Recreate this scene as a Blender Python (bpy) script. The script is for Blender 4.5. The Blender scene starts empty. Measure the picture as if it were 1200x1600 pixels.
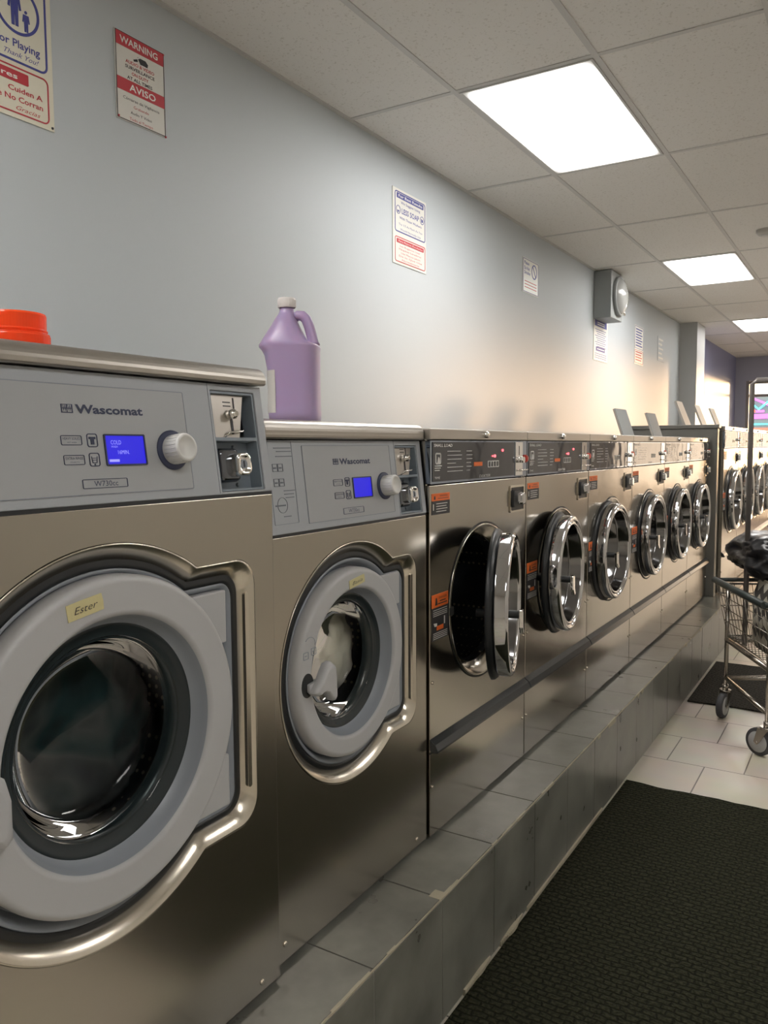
import bpy, bmesh, math, random
from mathutils import Vector, Matrix
from mathutils.geometry import tessellate_polygon
from mathutils import noise as mnoise

S = bpy.context.scene
C = S.collection
PI = math.pi
R = math.radians
random.seed(4)

# ------------------------------------------------------------------ camera
F_PX, YAW, PITCH, ROLL = 1251.28, -0.5512, -0.0810, -0.0061
CAM = Vector((2.1062, 0.0, 1.3945))
fw = Vector((math.sin(YAW)*math.cos(PITCH), math.cos(YAW)*math.cos(PITCH), math.sin(PITCH)))
rt = Vector((math.cos(YAW), -math.sin(YAW), 0))
up = rt.cross(fw)
rr_ = rt*math.cos(ROLL) + up*math.sin(ROLL)
uu_ = -rt*math.sin(ROLL) + up*math.cos(ROLL)
cam_d = bpy.data.cameras.new('camera')
cam = bpy.data.objects.new('camera', cam_d); C.objects.link(cam)
cam.matrix_world = Matrix(((rr_.x, uu_.x, -fw.x, CAM.x), (rr_.y, uu_.y, -fw.y, CAM.y), (rr_.z, uu_.z, -fw.z, CAM.z), (0, 0, 0, 1)))
cam_d.sensor_fit = 'VERTICAL'; cam_d.sensor_height = 32.0
cam_d.lens = F_PX/1600*32.0
cam_d.clip_start = 0.02
S.camera = cam

# ------------------------------------------------------------------ light
LIGHT_E = 14.5
SUN_E = 4.2
SKY_E = 4.5
EXPO = 0.35
w = bpy.data.worlds.new('world'); S.world = w; w.use_nodes = True
w.node_tree.nodes['Background'].inputs[0].default_value = (1.0, 0.80, 0.60, 1)
w.node_tree.nodes['Background'].inputs[1].default_value = SKY_E
sd = bpy.data.lights.new('sun', 'SUN'); so = bpy.data.objects.new('sun', sd); C.objects.link(so)
sd.energy = SUN_E; sd.color = (1.0, 0.64, 0.34); sd.angle = R(4.0)
so.rotation_euler = Vector((-0.357, -1.0, -0.032)).to_track_quat('-Z', 'Y').to_euler()
so.location = (8, 22, 4)
S.view_settings.view_transform = 'Standard'; S.view_settings.look = 'None'
S.view_settings.gamma = 1; S.view_settings.use_curve_mapping = False
S.view_settings.exposure = EXPO

# ------------------------------------------------------------------ materials
def mat(name, col, rough=0.5, metal=0.0, **k):
    m = bpy.data.materials.new(name); m.use_nodes = True
    b = m.node_tree.nodes['Principled BSDF']
    b.inputs['Base Color'].default_value = (*col, 1)
    b.inputs['Roughness'].default_value = rough
    b.inputs['Metallic'].default_value = metal
    for kk, v in k.items():
        b.inputs[kk.replace('_', ' ')].default_value = v
    return m
def nodes(m):
    nt = m.node_tree
    return nt, nt.nodes, nt.links, nt.nodes['Principled BSDF']
def coords(nt, scale=(1, 1, 1), loc=(0, 0, 0), kind='Object'):
    tc = nt.nodes.new('ShaderNodeTexCoord'); mp = nt.nodes.new('ShaderNodeMapping')
    nt.links.new(tc.outputs[kind], mp.inputs[0])
    mp.inputs['Scale'].default_value = scale; mp.inputs['Location'].default_value = loc
    return mp
def add_noise(m, scale, stretch=(1, 1, 1), c1=None, c2=None, bump=0, detail=4, rough=None, lo=.35, hi=.65, dist=.002):
    nt, N, L, b = nodes(m)
    mp = coords(nt, stretch)
    n = N.new('ShaderNodeTexNoise'); n.inputs['Scale'].default_value = scale; n.inputs['Detail'].default_value = detail
    L.new(mp.outputs[0], n.inputs['Vector'])
    if c1:
        r = N.new('ShaderNodeValToRGB'); r.color_ramp.elements[0].position = lo; r.color_ramp.elements[1].position = hi
        r.color_ramp.elements[0].color = (*c1, 1); r.color_ramp.elements[1].color = (*c2, 1)
        L.new(n.outputs['Fac'], r.inputs[0]); L.new(r.outputs[0], b.inputs['Base Color'])
    if rough:
        mr = N.new('ShaderNodeMapRange'); mr.inputs['To Min'].default_value = rough[0]; mr.inputs['To Max'].default_value = rough[1]
        L.new(n.outputs['Fac'], mr.inputs['Value']); L.new(mr.outputs[0], b.inputs['Roughness'])
    if bump:
        bp = N.new('ShaderNodeBump'); bp.inputs['Strength'].default_value = bump; bp.inputs['Distance'].default_value = dist
        L.new(n.outputs['Fac'], bp.inputs['Height'])
        prev = b.inputs['Normal'].links
        if prev: L.new(prev[0].from_socket, bp.inputs['Normal'])
        L.new(bp.outputs[0], b.inputs['Normal'])
    return m
M = {}
M['wall'] = add_noise(mat('wall_paint', (.495, .535, .56), .6), 60, bump=.12, detail=3)
M['blue'] = add_noise(mat('blue_paint', (.26, .28, .46), .55), 60, bump=.12, detail=3)
M['wall_r'] = add_noise(mat('opposite_paint', (.55, .52, .47), .6), 60, bump=.1)
M['pillar'] = add_noise(mat('pillar_paint', (.42, .43, .43), .5), 60, bump=.1)
M['steel'] = mat('brushed_steel', (.47, .435, .375), .25, 1)
add_noise(M['steel'], 1.0, (700, 700, 9), rough=(.22, .28), bump=.008, detail=2, dist=.0003)
add_noise(M['steel'], 2.2, bump=.08, detail=2, dist=.03)
M['steel_d'] = mat('polished_steel', (.50, .465, .41), .17, 1)
add_noise(M['steel_d'], 1.0, (500, 500, 7), rough=(.13, .21), bump=.01, detail=2, dist=.0003)
add_noise(M['steel_d'], 2.6, bump=.10, detail=2, dist=.03)
M['steel_b'] = mat('bright_steel', (.72, .67, .58), .24, 1)
add_noise(M['steel_b'], 5, bump=.1, detail=1, dist=.01)
M['steel_lid'] = mat('lid_steel', (.48, .45, .41), .3, 1)
add_noise(M['steel_lid'], 1.0, (900, 14, 900), rough=(.25, .45), bump=.04, detail=2, dist=.0006)
M['chrome'] = mat('chrome', (.86, .85, .83), .04, 1)
M['chrome_dark'] = mat('mirror_plate', (.34, .39, .47), .07, 1)  # bluish reflections put into the base tint
add_noise(M['chrome_dark'], 9, bump=.25, detail=2, dist=.01)
M['chrome_rim'] = mat('rim_chrome', (.62, .62, .63), .07, 1)  # darkened base colour stands in for dim surroundings mirrored in the rim
M['chrome_inner'] = mat('inner_rim_chrome', (.26, .26, .265), .12, 1)  # darker still: dim reflections painted into the inner wall colour
M['chrome_smoke'] = mat('smoked_chrome', (.16, .17, .19), .12, 1)
M['overlay'] = mat('dark_overlay', (.03, .032, .04), .06, 0, IOR=1.65)
add_noise(M['overlay'], 10, bump=.12, detail=1, dist=.01)
M['ring'] = add_noise(mat('pale_grey_plastic', (.45, .455, .465), .42), 300, bump=.03)
M['recess'] = mat('blue_grey_plastic', (.25, .275, .31), .4)
M['panel'] = add_noise(mat('panel_grey_plastic', (.385, .41, .44), .42), 400, bump=.03)
M['insert'] = mat('panel_insert', (.38, .395, .41), .38)
M['coin_grey'] = mat('coin_unit_grey', (.21, .25, .29), .4)
M['black'] = mat('black_rubber', (.012, .014, .016), .4)
M['gasket'] = mat('door_gasket', (.02, .028, .032), .25)
M['drum'] = mat('drum_steel', (.10, .10, .11), .35, .8)
M['navy'] = mat('navy_ink', (.035, .045, .09), .5)
M['faded'] = mat('faded_ink', (.13, .145, .17), .5)
M['ink'] = mat('dark_ink', (.03, .03, .035), .5)
M['white'] = mat('white_ink', (.75, .75, .72), .5)
M['knob'] = mat('white_knob', (.62, .62, .60), .35)
M['red'] = mat('red_ink', (.50, .045, .06), .5)
M['redp'] = mat('red_plastic', (.6, .05, .03), .3)
M['orange'] = mat('orange_ink', (.85, .17, .03), .5)
M['cream'] = mat('cream_sign', (.72, .70, .58), .4)
M['paper'] = mat('sign_white', (.70, .69, .64), .4)
M['indigo'] = mat('indigo_ink', (.06, .07, .28), .5)
M['tape'] = add_noise(mat('masking_tape', (.62, .56, .30), .7), 200, bump=.1)
M['toe'] = mat('dark_strip', (.07, .075, .08), .22, .6)
M['lens'] = mat('white_lens', (.36, .37, .36), .14)
M['grout'] = mat('plinth_grout', (.36, .36, .33), .8)
M['tan'] = add_noise(mat('tan_chips', (.40, .36, .27), .8), 80, bump=.2)
M['wire'] = mat('cart_chrome', (.38, .35, .31), .25, 1)
M['rubber'] = mat('caster_tyre', (.055, .055, .06), .6)
M['cast_grey'] = mat('caster_grey', (.42, .42, .42), .5)
M['bump_grey'] = mat('cart_bumper', (.035, .045, .042), .45)
M['trash'] = add_noise(mat('black_bin_liner', (.010, .010, .012), .28), 9, bump=.35, detail=3, dist=.02)
M['dark_cloth'] = add_noise(mat('navy_cloth', (.02, .022, .035), .9), 20, bump=.3, dist=.01)
M['grid'] = mat('ceiling_grid', (.56, .55, .53), .5)
M['frame'] = mat('window_frame', (.22, .20, .19), .4, .5)
M['detector'] = mat('smoke_detector_white', (.5, .48, .44), .5)
M['boxgrey'] = mat('lamp_box_grey', (.30, .32, .32), .5)
M['panel_end'] = add_noise(mat('end_panel_laminate', (.17, .166, .15), .35), 6, (1, 1, .3), bump=.05)
M['pave'] = add_noise(mat('pavement', (.3, .28, .25), .9), 20, (.0+1, 1, 1), (.25, .24, .22), (.36, .34, .31))
M['jug'] = mat('purple_plastic', (.38, .285, .47), .34, Subsurface_Weight=.2, Subsurface_Scale=.02)
M['jugcap'] = mat('white_cap', (.70, .66, .64), .4)
M['label'] = mat('jug_label', (.55, .53, .50), .5)
M['bag_handle'] = mat('bag_trim', (.5, .47, .36), .7)
M['hood'] = mat('speaker_grey', (.3, .3, .3), .5)

def emis(name, col, e, base=(0, 0, 0)):
    m = mat(name, base, .5); b = m.node_tree.nodes['Principled BSDF']
    b.inputs['Emission Color'].default_value = (*col, 1); b.inputs['Emission Strength'].default_value = e
    return m
M['lcd'] = emis('lcd_blue', (.022, .012, 1.0), .5, (.01, .01, .12))
M['lcdtxt'] = emis('lcd_text', (.35, .35, 1.0), .9)
M['led'] = emis('red_led', (1.0, .10, .12), 3.0)
M['n_mag'] = emis('neon_magenta', (1.0, .12, .75), 3.0)
M['n_cyan'] = emis('neon_cyan', (.10, .85, .90), 2.5)
M['n_red'] = emis('neon_red', (1.0, .12, .08), 3.0)
M['n_white'] = emis('neon_white', (1, 1, 1), 2.0)
M['sign_teal'] = mat('sign_board_teal', (.10, .16, .20), .5)
M['n_blue'] = emis('neon_blue', (.12, .12, .9), 2.2)

# glass: a thin pane that reflects and lets light through
def thin_glass(name, tint, ior=1.5):
    m = bpy.data.materials.new(name); m.use_nodes = True
    nt = m.node_tree; nt.nodes.clear()
    o = nt.nodes.new('ShaderNodeOutputMaterial'); mx = nt.nodes.new('ShaderNodeMixShader')
    t = nt.nodes.new('ShaderNodeBsdfTransparent'); g = nt.nodes.new('ShaderNodeBsdfGlossy'); f = nt.nodes.new('ShaderNodeFresnel')
    t.inputs[0].default_value = (*tint, 1); g.inputs['Roughness'].default_value = .02; f.inputs[0].default_value = ior
    nt.links.new(f.outputs[0], mx.inputs[0]); nt.links.new(t.outputs[0], mx.inputs[1]); nt.links.new(g.outputs[0], mx.inputs[2])
    nt.links.new(mx.outputs[0], o.inputs[0])
    return m
M['glass_dark'] = thin_glass('door_glass_dark', (.62, .68, .68), 1.28)
M['glass_clear'] = thin_glass('door_glass_clear', (.96, .97, .94), 1.3)
M['glass_smoke'] = thin_glass('door_glass_smoke', (.30, .30, .28), 1.35)
M['glass_win'] = thin_glass('window_glass', (.92, .94, .93), 1.3)
M['glass_dim'] = thin_glass('window_glass_dimmed', (.66, .65, .64), 1.3)  # tint added to weaken the sun through the out-of-view panes
def orange_plastic():
    m = bpy.data.materials.new('orange_translucent'); m.use_nodes = True
    nt = m.node_tree; b = nt.nodes['Principled BSDF']; b.inputs['Base Color'].default_value = (.95, .13, .035, 1)
    b.inputs['Roughness'].default_value = .15
    o = nt.nodes['Material Output']; t = nt.nodes.new('ShaderNodeBsdfTransparent'); t.inputs[0].default_value = (1, .35, .15, 1)
    tr = nt.nodes.new('ShaderNodeBsdfTranslucent'); tr.inputs[0].default_value = (1, .2, .06, 1)
    a = nt.nodes.new('ShaderNodeMixShader'); a.inputs[0].default_value = .4
    c = nt.nodes.new('ShaderNodeMixShader'); c.inputs[0].default_value = .25
    nt.links.new(b.outputs[0], a.inputs[1]); nt.links.new(tr.outputs[0], a.inputs[2])
    nt.links.new(a.outputs[0], c.inputs[1]); nt.links.new(t.outputs[0], c.inputs[2]); nt.links.new(c.outputs[0], o.inputs[0])
    return m
M['orange_t'] = orange_plastic()

# ceiling tile with pinholes
def ceil_mat():
    m = mat('ceiling_tile', (.7, .7, .66), .85)
    nt, N, L, b = nodes(m); mp = coords(nt)
    v = N.new('ShaderNodeTexNoise'); v.inputs['Scale'].default_value = 95; v.inputs['Detail'].default_value = 3
    L.new(mp.outputs[0], v.inputs['Vector'])
    r = N.new('ShaderNodeValToRGB'); r.color_ramp.elements[0].position = .33; r.color_ramp.elements[1].position = .40
    r.color_ramp.elements[0].color = (.60, .575, .53, 1); r.color_ramp.elements[1].color = (.74, .72, .685, 1)
    L.new(v.outputs['Fac'], r.inputs[0]); L.new(r.outputs[0], b.inputs['Base Color'])
    return m
M['ceil'] = ceil_mat()
# floor tiles in running bond
def floor_mat():
    m = mat('floor_tile', (.55, .50, .42), .3)
    nt, N, L, b = nodes(m); mp = coords(nt, loc=(-1.36+.315*6+.0, -3.28+.3235*14, 0))
    br = N.new('ShaderNodeTexBrick'); br.offset = .5
    br.inputs['Scale'].default_value = 1; br.inputs['Brick Width'].default_value = .315; br.inputs['Row Height'].default_value = .3235
    br.inputs['Mortar Size'].default_value = .0028; br.inputs['Mortar Smooth'].default_value = .1
    br.inputs['Color1'].default_value = (.56, .51, .43, 1); br.inputs['Color2'].default_value = (.52, .475, .40, 1)
    br.inputs['Mortar'].default_value = (.13, .11, .09, 1)
    L.new(mp.outputs[0], br.inputs['Vector'])
    n = N.new('ShaderNodeTexNoise'); n.inputs['Scale'].default_value = 5
    mx = N.new('ShaderNodeMixRGB'); mx.blend_type = 'MULTIPLY'; mx.inputs[0].default_value = .25
    L.new(mp.outputs[0], n.inputs['Vector']); L.new(br.outputs['Color'], mx.inputs[1]); L.new(n.outputs['Color'], mx.inputs[2])
    L.new(mx.outputs[0], b.inputs['Base Color'])
    bp = N.new('ShaderNodeBump'); bp.inputs['Strength'].default_value = .4; bp.inputs['Distance'].default_value = .002; bp.invert = True
    L.new(br.outputs['Fac'], bp.inputs['Height']); L.new(bp.outputs[0], b.inputs['Normal'])
    return m
M['floor'] = floor_mat()
def slate():
    m = mat('slate_tile', (.15, .155, .145), .42)
    add_noise(m, 7, c1=(.118, .118, .103), c2=(.20, .20, .175), detail=8, rough=(.2, .42), bump=.1, dist=.003)
    return m
M['slate'] = slate()
# woven waffle mat
def rug_mat(name, a, b_):
    m = mat(name, a, .95); nt, N, L, b = nodes(m); b.inputs['Specular IOR Level'].default_value = .15
    mp = coords(nt)
    n = N.new('ShaderNodeTexNoise'); n.inputs['Scale'].default_value = 120; n.inputs['Detail'].default_value = 3
    L.new(mp.outputs[0], n.inputs['Vector'])
    ch = N.new('ShaderNodeTexBrick'); ch.offset = .5; ch.inputs['Scale'].default_value = 1
    ch.inputs['Brick Width'].default_value = .034; ch.inputs['Row Height'].default_value = .02
    ch.inputs['Mortar Size'].default_value = .005; ch.inputs['Mortar Smooth'].default_value = 1
    mp2 = coords(nt); 
    n2 = N.new('ShaderNodeTexNoise'); n2.inputs['Scale'].default_value = 16
    L.new(mp2.outputs[0], n2.inputs['Vector'])
    va = N.new('ShaderNodeVectorMath'); va.operation = 'MULTIPLY_ADD'
    va.inputs[1].default_value = (.030, .030, 0); L.new(n2.outputs['Color'], va.inputs[0]); L.new(mp2.outputs[0], va.inputs[2])
    L.new(va.outputs[0], ch.inputs['Vector'])
    r = N.new('ShaderNodeValToRGB'); r.color_ramp.elements[0].position = .35; r.color_ramp.elements[1].position = .7
    r.color_ramp.elements[0].color = (*a, 1); r.color_ramp.elements[1].color = (*b_, 1)
    L.new(n.outputs['Fac'], r.inputs[0])
    mx = N.new('ShaderNodeMixRGB'); mx.blend_type = 'MIX'; L.new(ch.outputs['Fac'], mx.inputs[0])
    L.new(r.outputs[0], mx.inputs[1]); mx.inputs[2].default_value = (a[0]*.75, a[1]*.75, a[2]*.75, 1)
    L.new(mx.outputs[0], b.inputs['Base Color'])
    bp = N.new('ShaderNodeBump'); bp.inputs['Strength'].default_value = 1; bp.inputs['Distance'].default_value = .0035; bp.invert = True
    L.new(ch.outputs['Fac'], bp.inputs['Height'])
    bp2 = N.new('ShaderNodeBump'); bp2.inputs['Strength'].default_value = .8; bp2.inputs['Distance'].default_value = .003
    L.new(n.outputs['Fac'], bp2.inputs['Height']); L.new(bp.outputs[0], bp2.inputs['Normal'])
    L.new(bp2.outputs[0], b.inputs['Normal'])
    return m
M['rug'] = rug_mat('green_black_matting', (.010, .011, .005), (.036, .037, .021))
M['rug2'] = rug_mat('brown_black_matting', (.022, .020, .016), (.058, .052, .042))
# drum with holes
def drum_mat(name, base, hole, sc):
    m = mat(name, base, .35, .7); nt, N, L, b = nodes(m)
    mp = coords(nt)
    v = N.new('ShaderNodeTexVoronoi'); v.inputs['Scale'].default_value = sc; v.inputs['Randomness'].default_value = .15
    L.new(mp.outputs[0], v.inputs['Vector'])
    r = N.new('ShaderNodeValToRGB'); r.color_ramp.elements[0].position = .20; r.color_ramp.elements[1].position = .26
    r.color_ramp.elements[0].color = (*hole, 1); r.color_ramp.elements[1].color = (*base, 1)
    L.new(v.outputs['Distance'], r.inputs[0]); L.new(r.outputs[0], b.inputs['Base Color'])
    return m
M['drum_holes'] = drum_mat('drum_perforated', (.07, .075, .085), (.5, .45, .36), 55)
def cloth(name, cols, scale):
    m = mat(name, cols[0], .85); nt, N, L, b = nodes(m); mp = coords(nt, (1, 1, 1))
    n = N.new('ShaderNodeTexNoise'); n.inputs['Scale'].default_value = scale; n.inputs['Detail'].default_value = 1.5; n.inputs['Distortion'].default_value = 1.2
    L.new(mp.outputs[0], n.inputs['Vector'])
    r = N.new('ShaderNodeValToRGB'); cr = r.color_ramp
    cr.elements[0].position = .3; cr.elements[1].position = .72
    cr.elements[0].color = (*cols[0], 1); cr.elements[1].color = (*cols[-1], 1)
    for i, c in enumerate(cols[1:-1]):
        e = cr.elements.new(.3+.42*(i+1)/(len(cols)-1)); e.color = (*c, 1)
    L.new(n.outputs['Fac'], r.inputs[0]); L.new(r.outputs[0], b.inputs['Base Color'])
    return m
M['laundry_dark'] = cloth('dark_laundry', [(.012, .016, .02), (.02, .05, .055), (.10, .10, .10), (.05, .05, .06), (.22, .17, .07)], 5)
M['laundry_white'] = cloth('white_laundry', [(.42, .40, .33), (.80, .77, .68), (.86, .84, .76)], 9)
def chevron():
    m = mat('chevron_cloth', (.5, .5, .4), .8); nt, N, L, b = nodes(m); mp = coords(nt)
    sx = N.new('ShaderNodeSeparateXYZ'); L.new(mp.outputs[0], sx.inputs[0])
    def mth(op, a, bb=None):
        q = N.new('ShaderNodeMath'); q.operation = op
        for i, v in enumerate((a, bb)):
            if v is None: continue
            if isinstance(v, (int, float)): q.inputs[i].default_value = v
            else: L.new(v, q.inputs[i])
        return q.outputs[0]
    ad = mth('ADD', sx.outputs[0], mth('MULTIPLY', sx.outputs[1], 0.0))
    tri = mth('PINGPONG', ad, .035)
    z = mth('ADD', sx.outputs[2], mth('MULTIPLY', tri, 1.1))
    fr = mth('FRACT', mth('DIVIDE', z, .09))
    st = mth('GREATER_THAN', fr, .5)
    mx = N.new('ShaderNodeMixRGB'); L.new(st, mx.inputs[0]); mx.inputs[1].default_value = (.06, .055, .05, 1); mx.inputs[2].default_value = (.46, .43, .36, 1)
    L.new(mx.outputs[0], b.inputs['Base Color'])
    return m
M['chevron'] = chevron()
# light diffuser: brighter over the tubes
def diffuser():
    m = mat('light_diffuser', (.8, .8, .78), .5); nt, N, L, b = nodes(m)
    mp = coords(nt); sx = N.new('ShaderNodeSeparateXYZ'); L.new(mp.outputs[0], sx.inputs[0])
    def edge(o, half):
        a = N.new('ShaderNodeMath'); a.operation = 'ABSOLUTE'; L.new(o, a.inputs[0])
        r = N.new('ShaderNodeMapRange'); r.interpolation_type = 'SMOOTHSTEP'
        r.inputs['From Min'].default_value = half; r.inputs['From Max'].default_value = half*.80
        r.inputs['To Min'].default_value = .06; r.inputs['To Max'].default_value = 1
        L.new(a.outputs[0], r.inputs['Value']); return r.outputs[0]
    q = N.new('ShaderNodeMath'); q.operation = 'MULTIPLY'
    L.new(edge(sx.outputs[0], .275), q.inputs[0]); L.new(edge(sx.outputs[1], .585), q.inputs[1])
    q2 = N.new('ShaderNodeMath'); q2.operation = 'MULTIPLY'; q2.inputs[1].default_value = LIGHT_E
    L.new(q.outputs[0], q2.inputs[0]); L.new(q2.outputs[0], b.inputs['Emission Strength'])
    b.inputs['Emission Color'].default_value = (1.0, .97, .935, 1)
    return m
M['diff'] = diffuser()

# ------------------------------------------------------------------ mesh helpers
class B:
    """collects shapes; build() links them as one mesh object"""
    def __init__(s): s.v = []; s.f = []; s.m = []; s.sm = []
    def add(s, vs, fs, mi=0, smooth=False):
        o = len(s.v); s.v += [tuple(x) for x in vs]
        s.f += [tuple(i+o for i in f) for f in fs]; s.m += [mi]*len(fs); s.sm += [smooth]*len(fs)
        return s
    def box(s, x0, x1, y0, y1, z0, z1, mi=0):
        v = [(x, y, z) for x in (x0, x1) for y in (y0, y1) for z in (z0, z1)]
        return s.add(v, [(0, 1, 3, 2), (4, 6, 7, 5), (0, 4, 5, 1), (2, 3, 7, 6), (0, 2, 6, 4), (1, 5, 7, 3)], mi)
    def plate(s, outer, holes, x0, x1, mi=0, fr=None):
        """polygon in (y,z) with holes, thick from x0 (back) to x1 (front)"""
        loops = [outer]+list(holes)
        flat = [p for l in loops for p in l]
        tri = tessellate_polygon([[Vector((a, b, 0)) for a, b in l] for l in loops])
        n = len(flat)
        def P(x, a, b):
            if fr is None: return (x, a, b)
            return tuple(fr[0]+fr[1]*a+fr[2]*b+fr[3]*x)
        vs = [P(x0, a, b) for a, b in flat]+[P(x1, a, b) for a, b in flat]
        fs = [tuple(t) for t in tri]+[tuple(i+n for i in reversed(t)) for t in tri]
        o = 0
        for l in loops:
            k = len(l)
            for i in range(k): fs.append((o+i, o+(i+1) % k, n+o+(i+1) % k, n+o+i))
            o += k
        return s.add(vs, fs, mi)
    def lathe(s, prof, cy, cz, seg=72, mi=0, cx=0, axis='x', smooth=True, close=False):
        vs = []; fs = []
        for r, x in prof:
            for i in range(seg):
                a = 2*PI*i/seg
                c_, s_ = math.cos(a)*r, math.sin(a)*r
                vs.append((cx+x, cy+c_, cz+s_) if axis == 'x' else ((cx+c_, cy+s_, cz+x) if axis == 'z' else (cx+c_, cy+x, cz+s_)))
        n = len(prof)
        for j in range(n-1 if not close else n):
            for i in range(seg):
                a = j*seg+i; b = j*seg+(i+1) % seg; k = ((j+1) % n)
                fs.append((a, b, k*seg+(i+1) % seg, k*seg+i))
        return s.add(vs, fs, mi, smooth)
    def loft(s, loops, mi=0, smooth=True, cap0=False, cap1=False):
        n = len(loops[0]); vs = [p for l in loops for p in l]; fs = []
        for j in range(len(loops)-1):
            for i in range(n): fs.append((j*n+i, j*n+(i+1) % n, (j+1)*n+(i+1) % n, (j+1)*n+i))
        s.add(vs, fs, mi, smooth)
        if cap0: s.add(loops[0], [tuple(range(n))], mi)
        if cap1: s.add(loops[-1], [tuple(range(n))], mi)
        return s
    def tube(s, pts, r, seg=10, mi=0, closed=False):
        pts = [Vector(p) for p in pts]; loops = []; prev = None
        N_ = len(pts)
        for i, p in enumerate(pts):
            a = pts[(i-1) % N_] if (closed or i > 0) else p
            b = pts[(i+1) % N_] if (closed or i < N_-1) else p
            t = (b-a).normalized()
            if prev is None: nrm = t.orthogonal().normalized()
            else:
                nrm = prev-t*prev.dot(t)
                nrm = nrm.normalized() if nrm.length > 1e-6 else t.orthogonal().normalized()
            prev = nrm; bn = t.cross(nrm)
            rad = r[i] if isinstance(r, (list, tuple)) else r
            loops.append([tuple(p+(nrm*math.cos(2*PI*k/seg)+bn*math.sin(2*PI*k/seg))*rad) for k in range(seg)])
        if closed: loops.append(loops[0])
        return s.loft(loops, mi, True, not closed, not closed)
    def extrude_y(s, prof, y0, y1, mi=0, smooth=False):
        """closed profile in (x,z) swept along y"""
        s.loft([[(x, y0, z) for x, z in prof], [(x, y1, z) for x, z in prof]], mi, smooth)
        n = len(prof)
        s.add([(x, y0, z) for x, z in prof], [tuple(reversed(range(n)))], mi); s.add([(x, y1, z) for x, z in prof], [tuple(range(n))], mi)
        return s
    def build(s, name, mats, parent=None, off=(0, 0, 0), bevel=0, sub=0):
        me = bpy.data.meshes.new(name)
        off = Vector(off)
        me.from_pydata([Vector(p)-off for p in s.v], [], s.f)
        if not isinstance(mats, (list, tuple)): mats = [mats]
        for m in mats: me.materials.append(M[m] if isinstance(m, str) else m)
        me.polygons.foreach_set('material_index', s.m); me.polygons.foreach_set('use_smooth', s.sm)
        bm = bmesh.new(); bm.from_mesh(me)
        bmesh.ops.remove_doubles(bm, verts=bm.verts, dist=1e-5)
        bmesh.ops.recalc_face_normals(bm, faces=bm.faces)
        bm.to_mesh(me); bm.free()
        o = bpy.data.objects.new(name, me); C.objects.link(o)
        if parent is not None: o.parent = parent
        else: o.location = off
        if bevel:
            md = o.modifiers.new('bevel', 'BEVEL'); md.width = bevel; md.segments = 2; md.limit_method = 'ANGLE'; md.angle_limit = R(50)
        if sub:
            md = o.modifiers.new('sub', 'SUBSURF'); md.levels = sub; md.render_levels = sub
        return o
def tag(o, label=None, cat=None, group=None, kind=None):
    if label: o['label'] = label
    if cat: o['category'] = cat
    if group: o['group'] = group
    if kind: o['kind'] = kind
    return o
def thing(name, loc, label, cat, group=None):
    o = bpy.data.objects.new(name, None); C.objects.link(o); o.location = loc; o.empty_display_size = .1
    return tag(o, label, cat, group)
def kids(o): return [c for c in bpy.data.objects if c.parent == o]
def copy_tree(o, parent=None):
    c = o.copy(); C.objects.link(c); c.parent = parent
    for ch in kids(o): copy_tree(ch, c)
    return c
def rrect(y0, y1, z0, z1, r, n=6):
    pts = []
    for (cy, cz, a0) in ((y1-r, z1-r, 0), (y0+r, z1-r, 90), (y0+r, z0+r, 180), (y1-r, z0+r, 270)):
        for i in range(n+1):
            a = R(a0+90*i/n); pts.append((cy+r*math.cos(a), cz+r*math.sin(a)))
    return pts
def rect(y0, y1, z0, z1): return [(y0, z0), (y1, z0), (y1, z1), (y0, z1)]
def circle(cy, cz, r, n=64): return [(cy+r*math.cos(2*PI*i/n), cz+r*math.sin(2*PI*i/n)) for i in range(n)]
_tc = {}
def text(b, s, u0, u1, v0, h, fr, mi=0, bold=.0, shear=0.0, x=.0006, spacing=1.0):
    """lettering laid in frame fr=(origin,u,v,n); from u0 to u1, baseline v0, capital height h"""
    key = (s, bold, shear, spacing)
    if key not in _tc:
        cu = bpy.data.curves.new('t', 'FONT'); cu.body = s; cu.size = 1; cu.offset = bold; cu.shear = shear; cu.space_character = spacing
        cu.resolution_u = 2; cu.fill_mode = 'FRONT' if hasattr(cu, 'fill_mode') else cu.fill_mode
        o = bpy.data.objects.new('t', cu); C.objects.link(o)
        dg = bpy.context.evaluated_depsgraph_get(); me = o.evaluated_get(dg).to_mesh()
        _tc[key] = ([tuple(v.co) for v in me.vertices], [tuple(p.vertices) for p in me.polygons])
        o.evaluated_get(dg).to_mesh_clear(); bpy.data.objects.remove(o); bpy.data.curves.remove(cu)
    vs, fs = _tc[key]
    x0 = min(v[0] for v in vs); x1 = max(v[0] for v in vs)
    su = (u1-u0)/(x1-x0); sv = h/.70
    O, U, V, Nn = fr
    b.add([O+U*(u0+(v[0]-x0)*su)+V*(v0+v[1]*sv)+Nn*x for v in vs], fs, mi)
def fplate(b, pts, fr, t0=0, t1=.001, mi=0, holes=()):
    b.plate(pts, holes, t0, t1, mi, fr=fr)
def outline(b, y0, y1, z0, z1, r, wd, fr, t=.0012, mi=0):
    b.plate(rrect(y0, y1, z0, z1, r), [rrect(y0+wd, y1-wd, z0+wd, z1-wd, max(r-wd, .0005))], .0, t, mi, fr=fr)
WALLF = (Vector((0, 0, 0)), Vector((0, 1, 0)), Vector((0, 0, 1)), Vector((1, 0, 0)))

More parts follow.
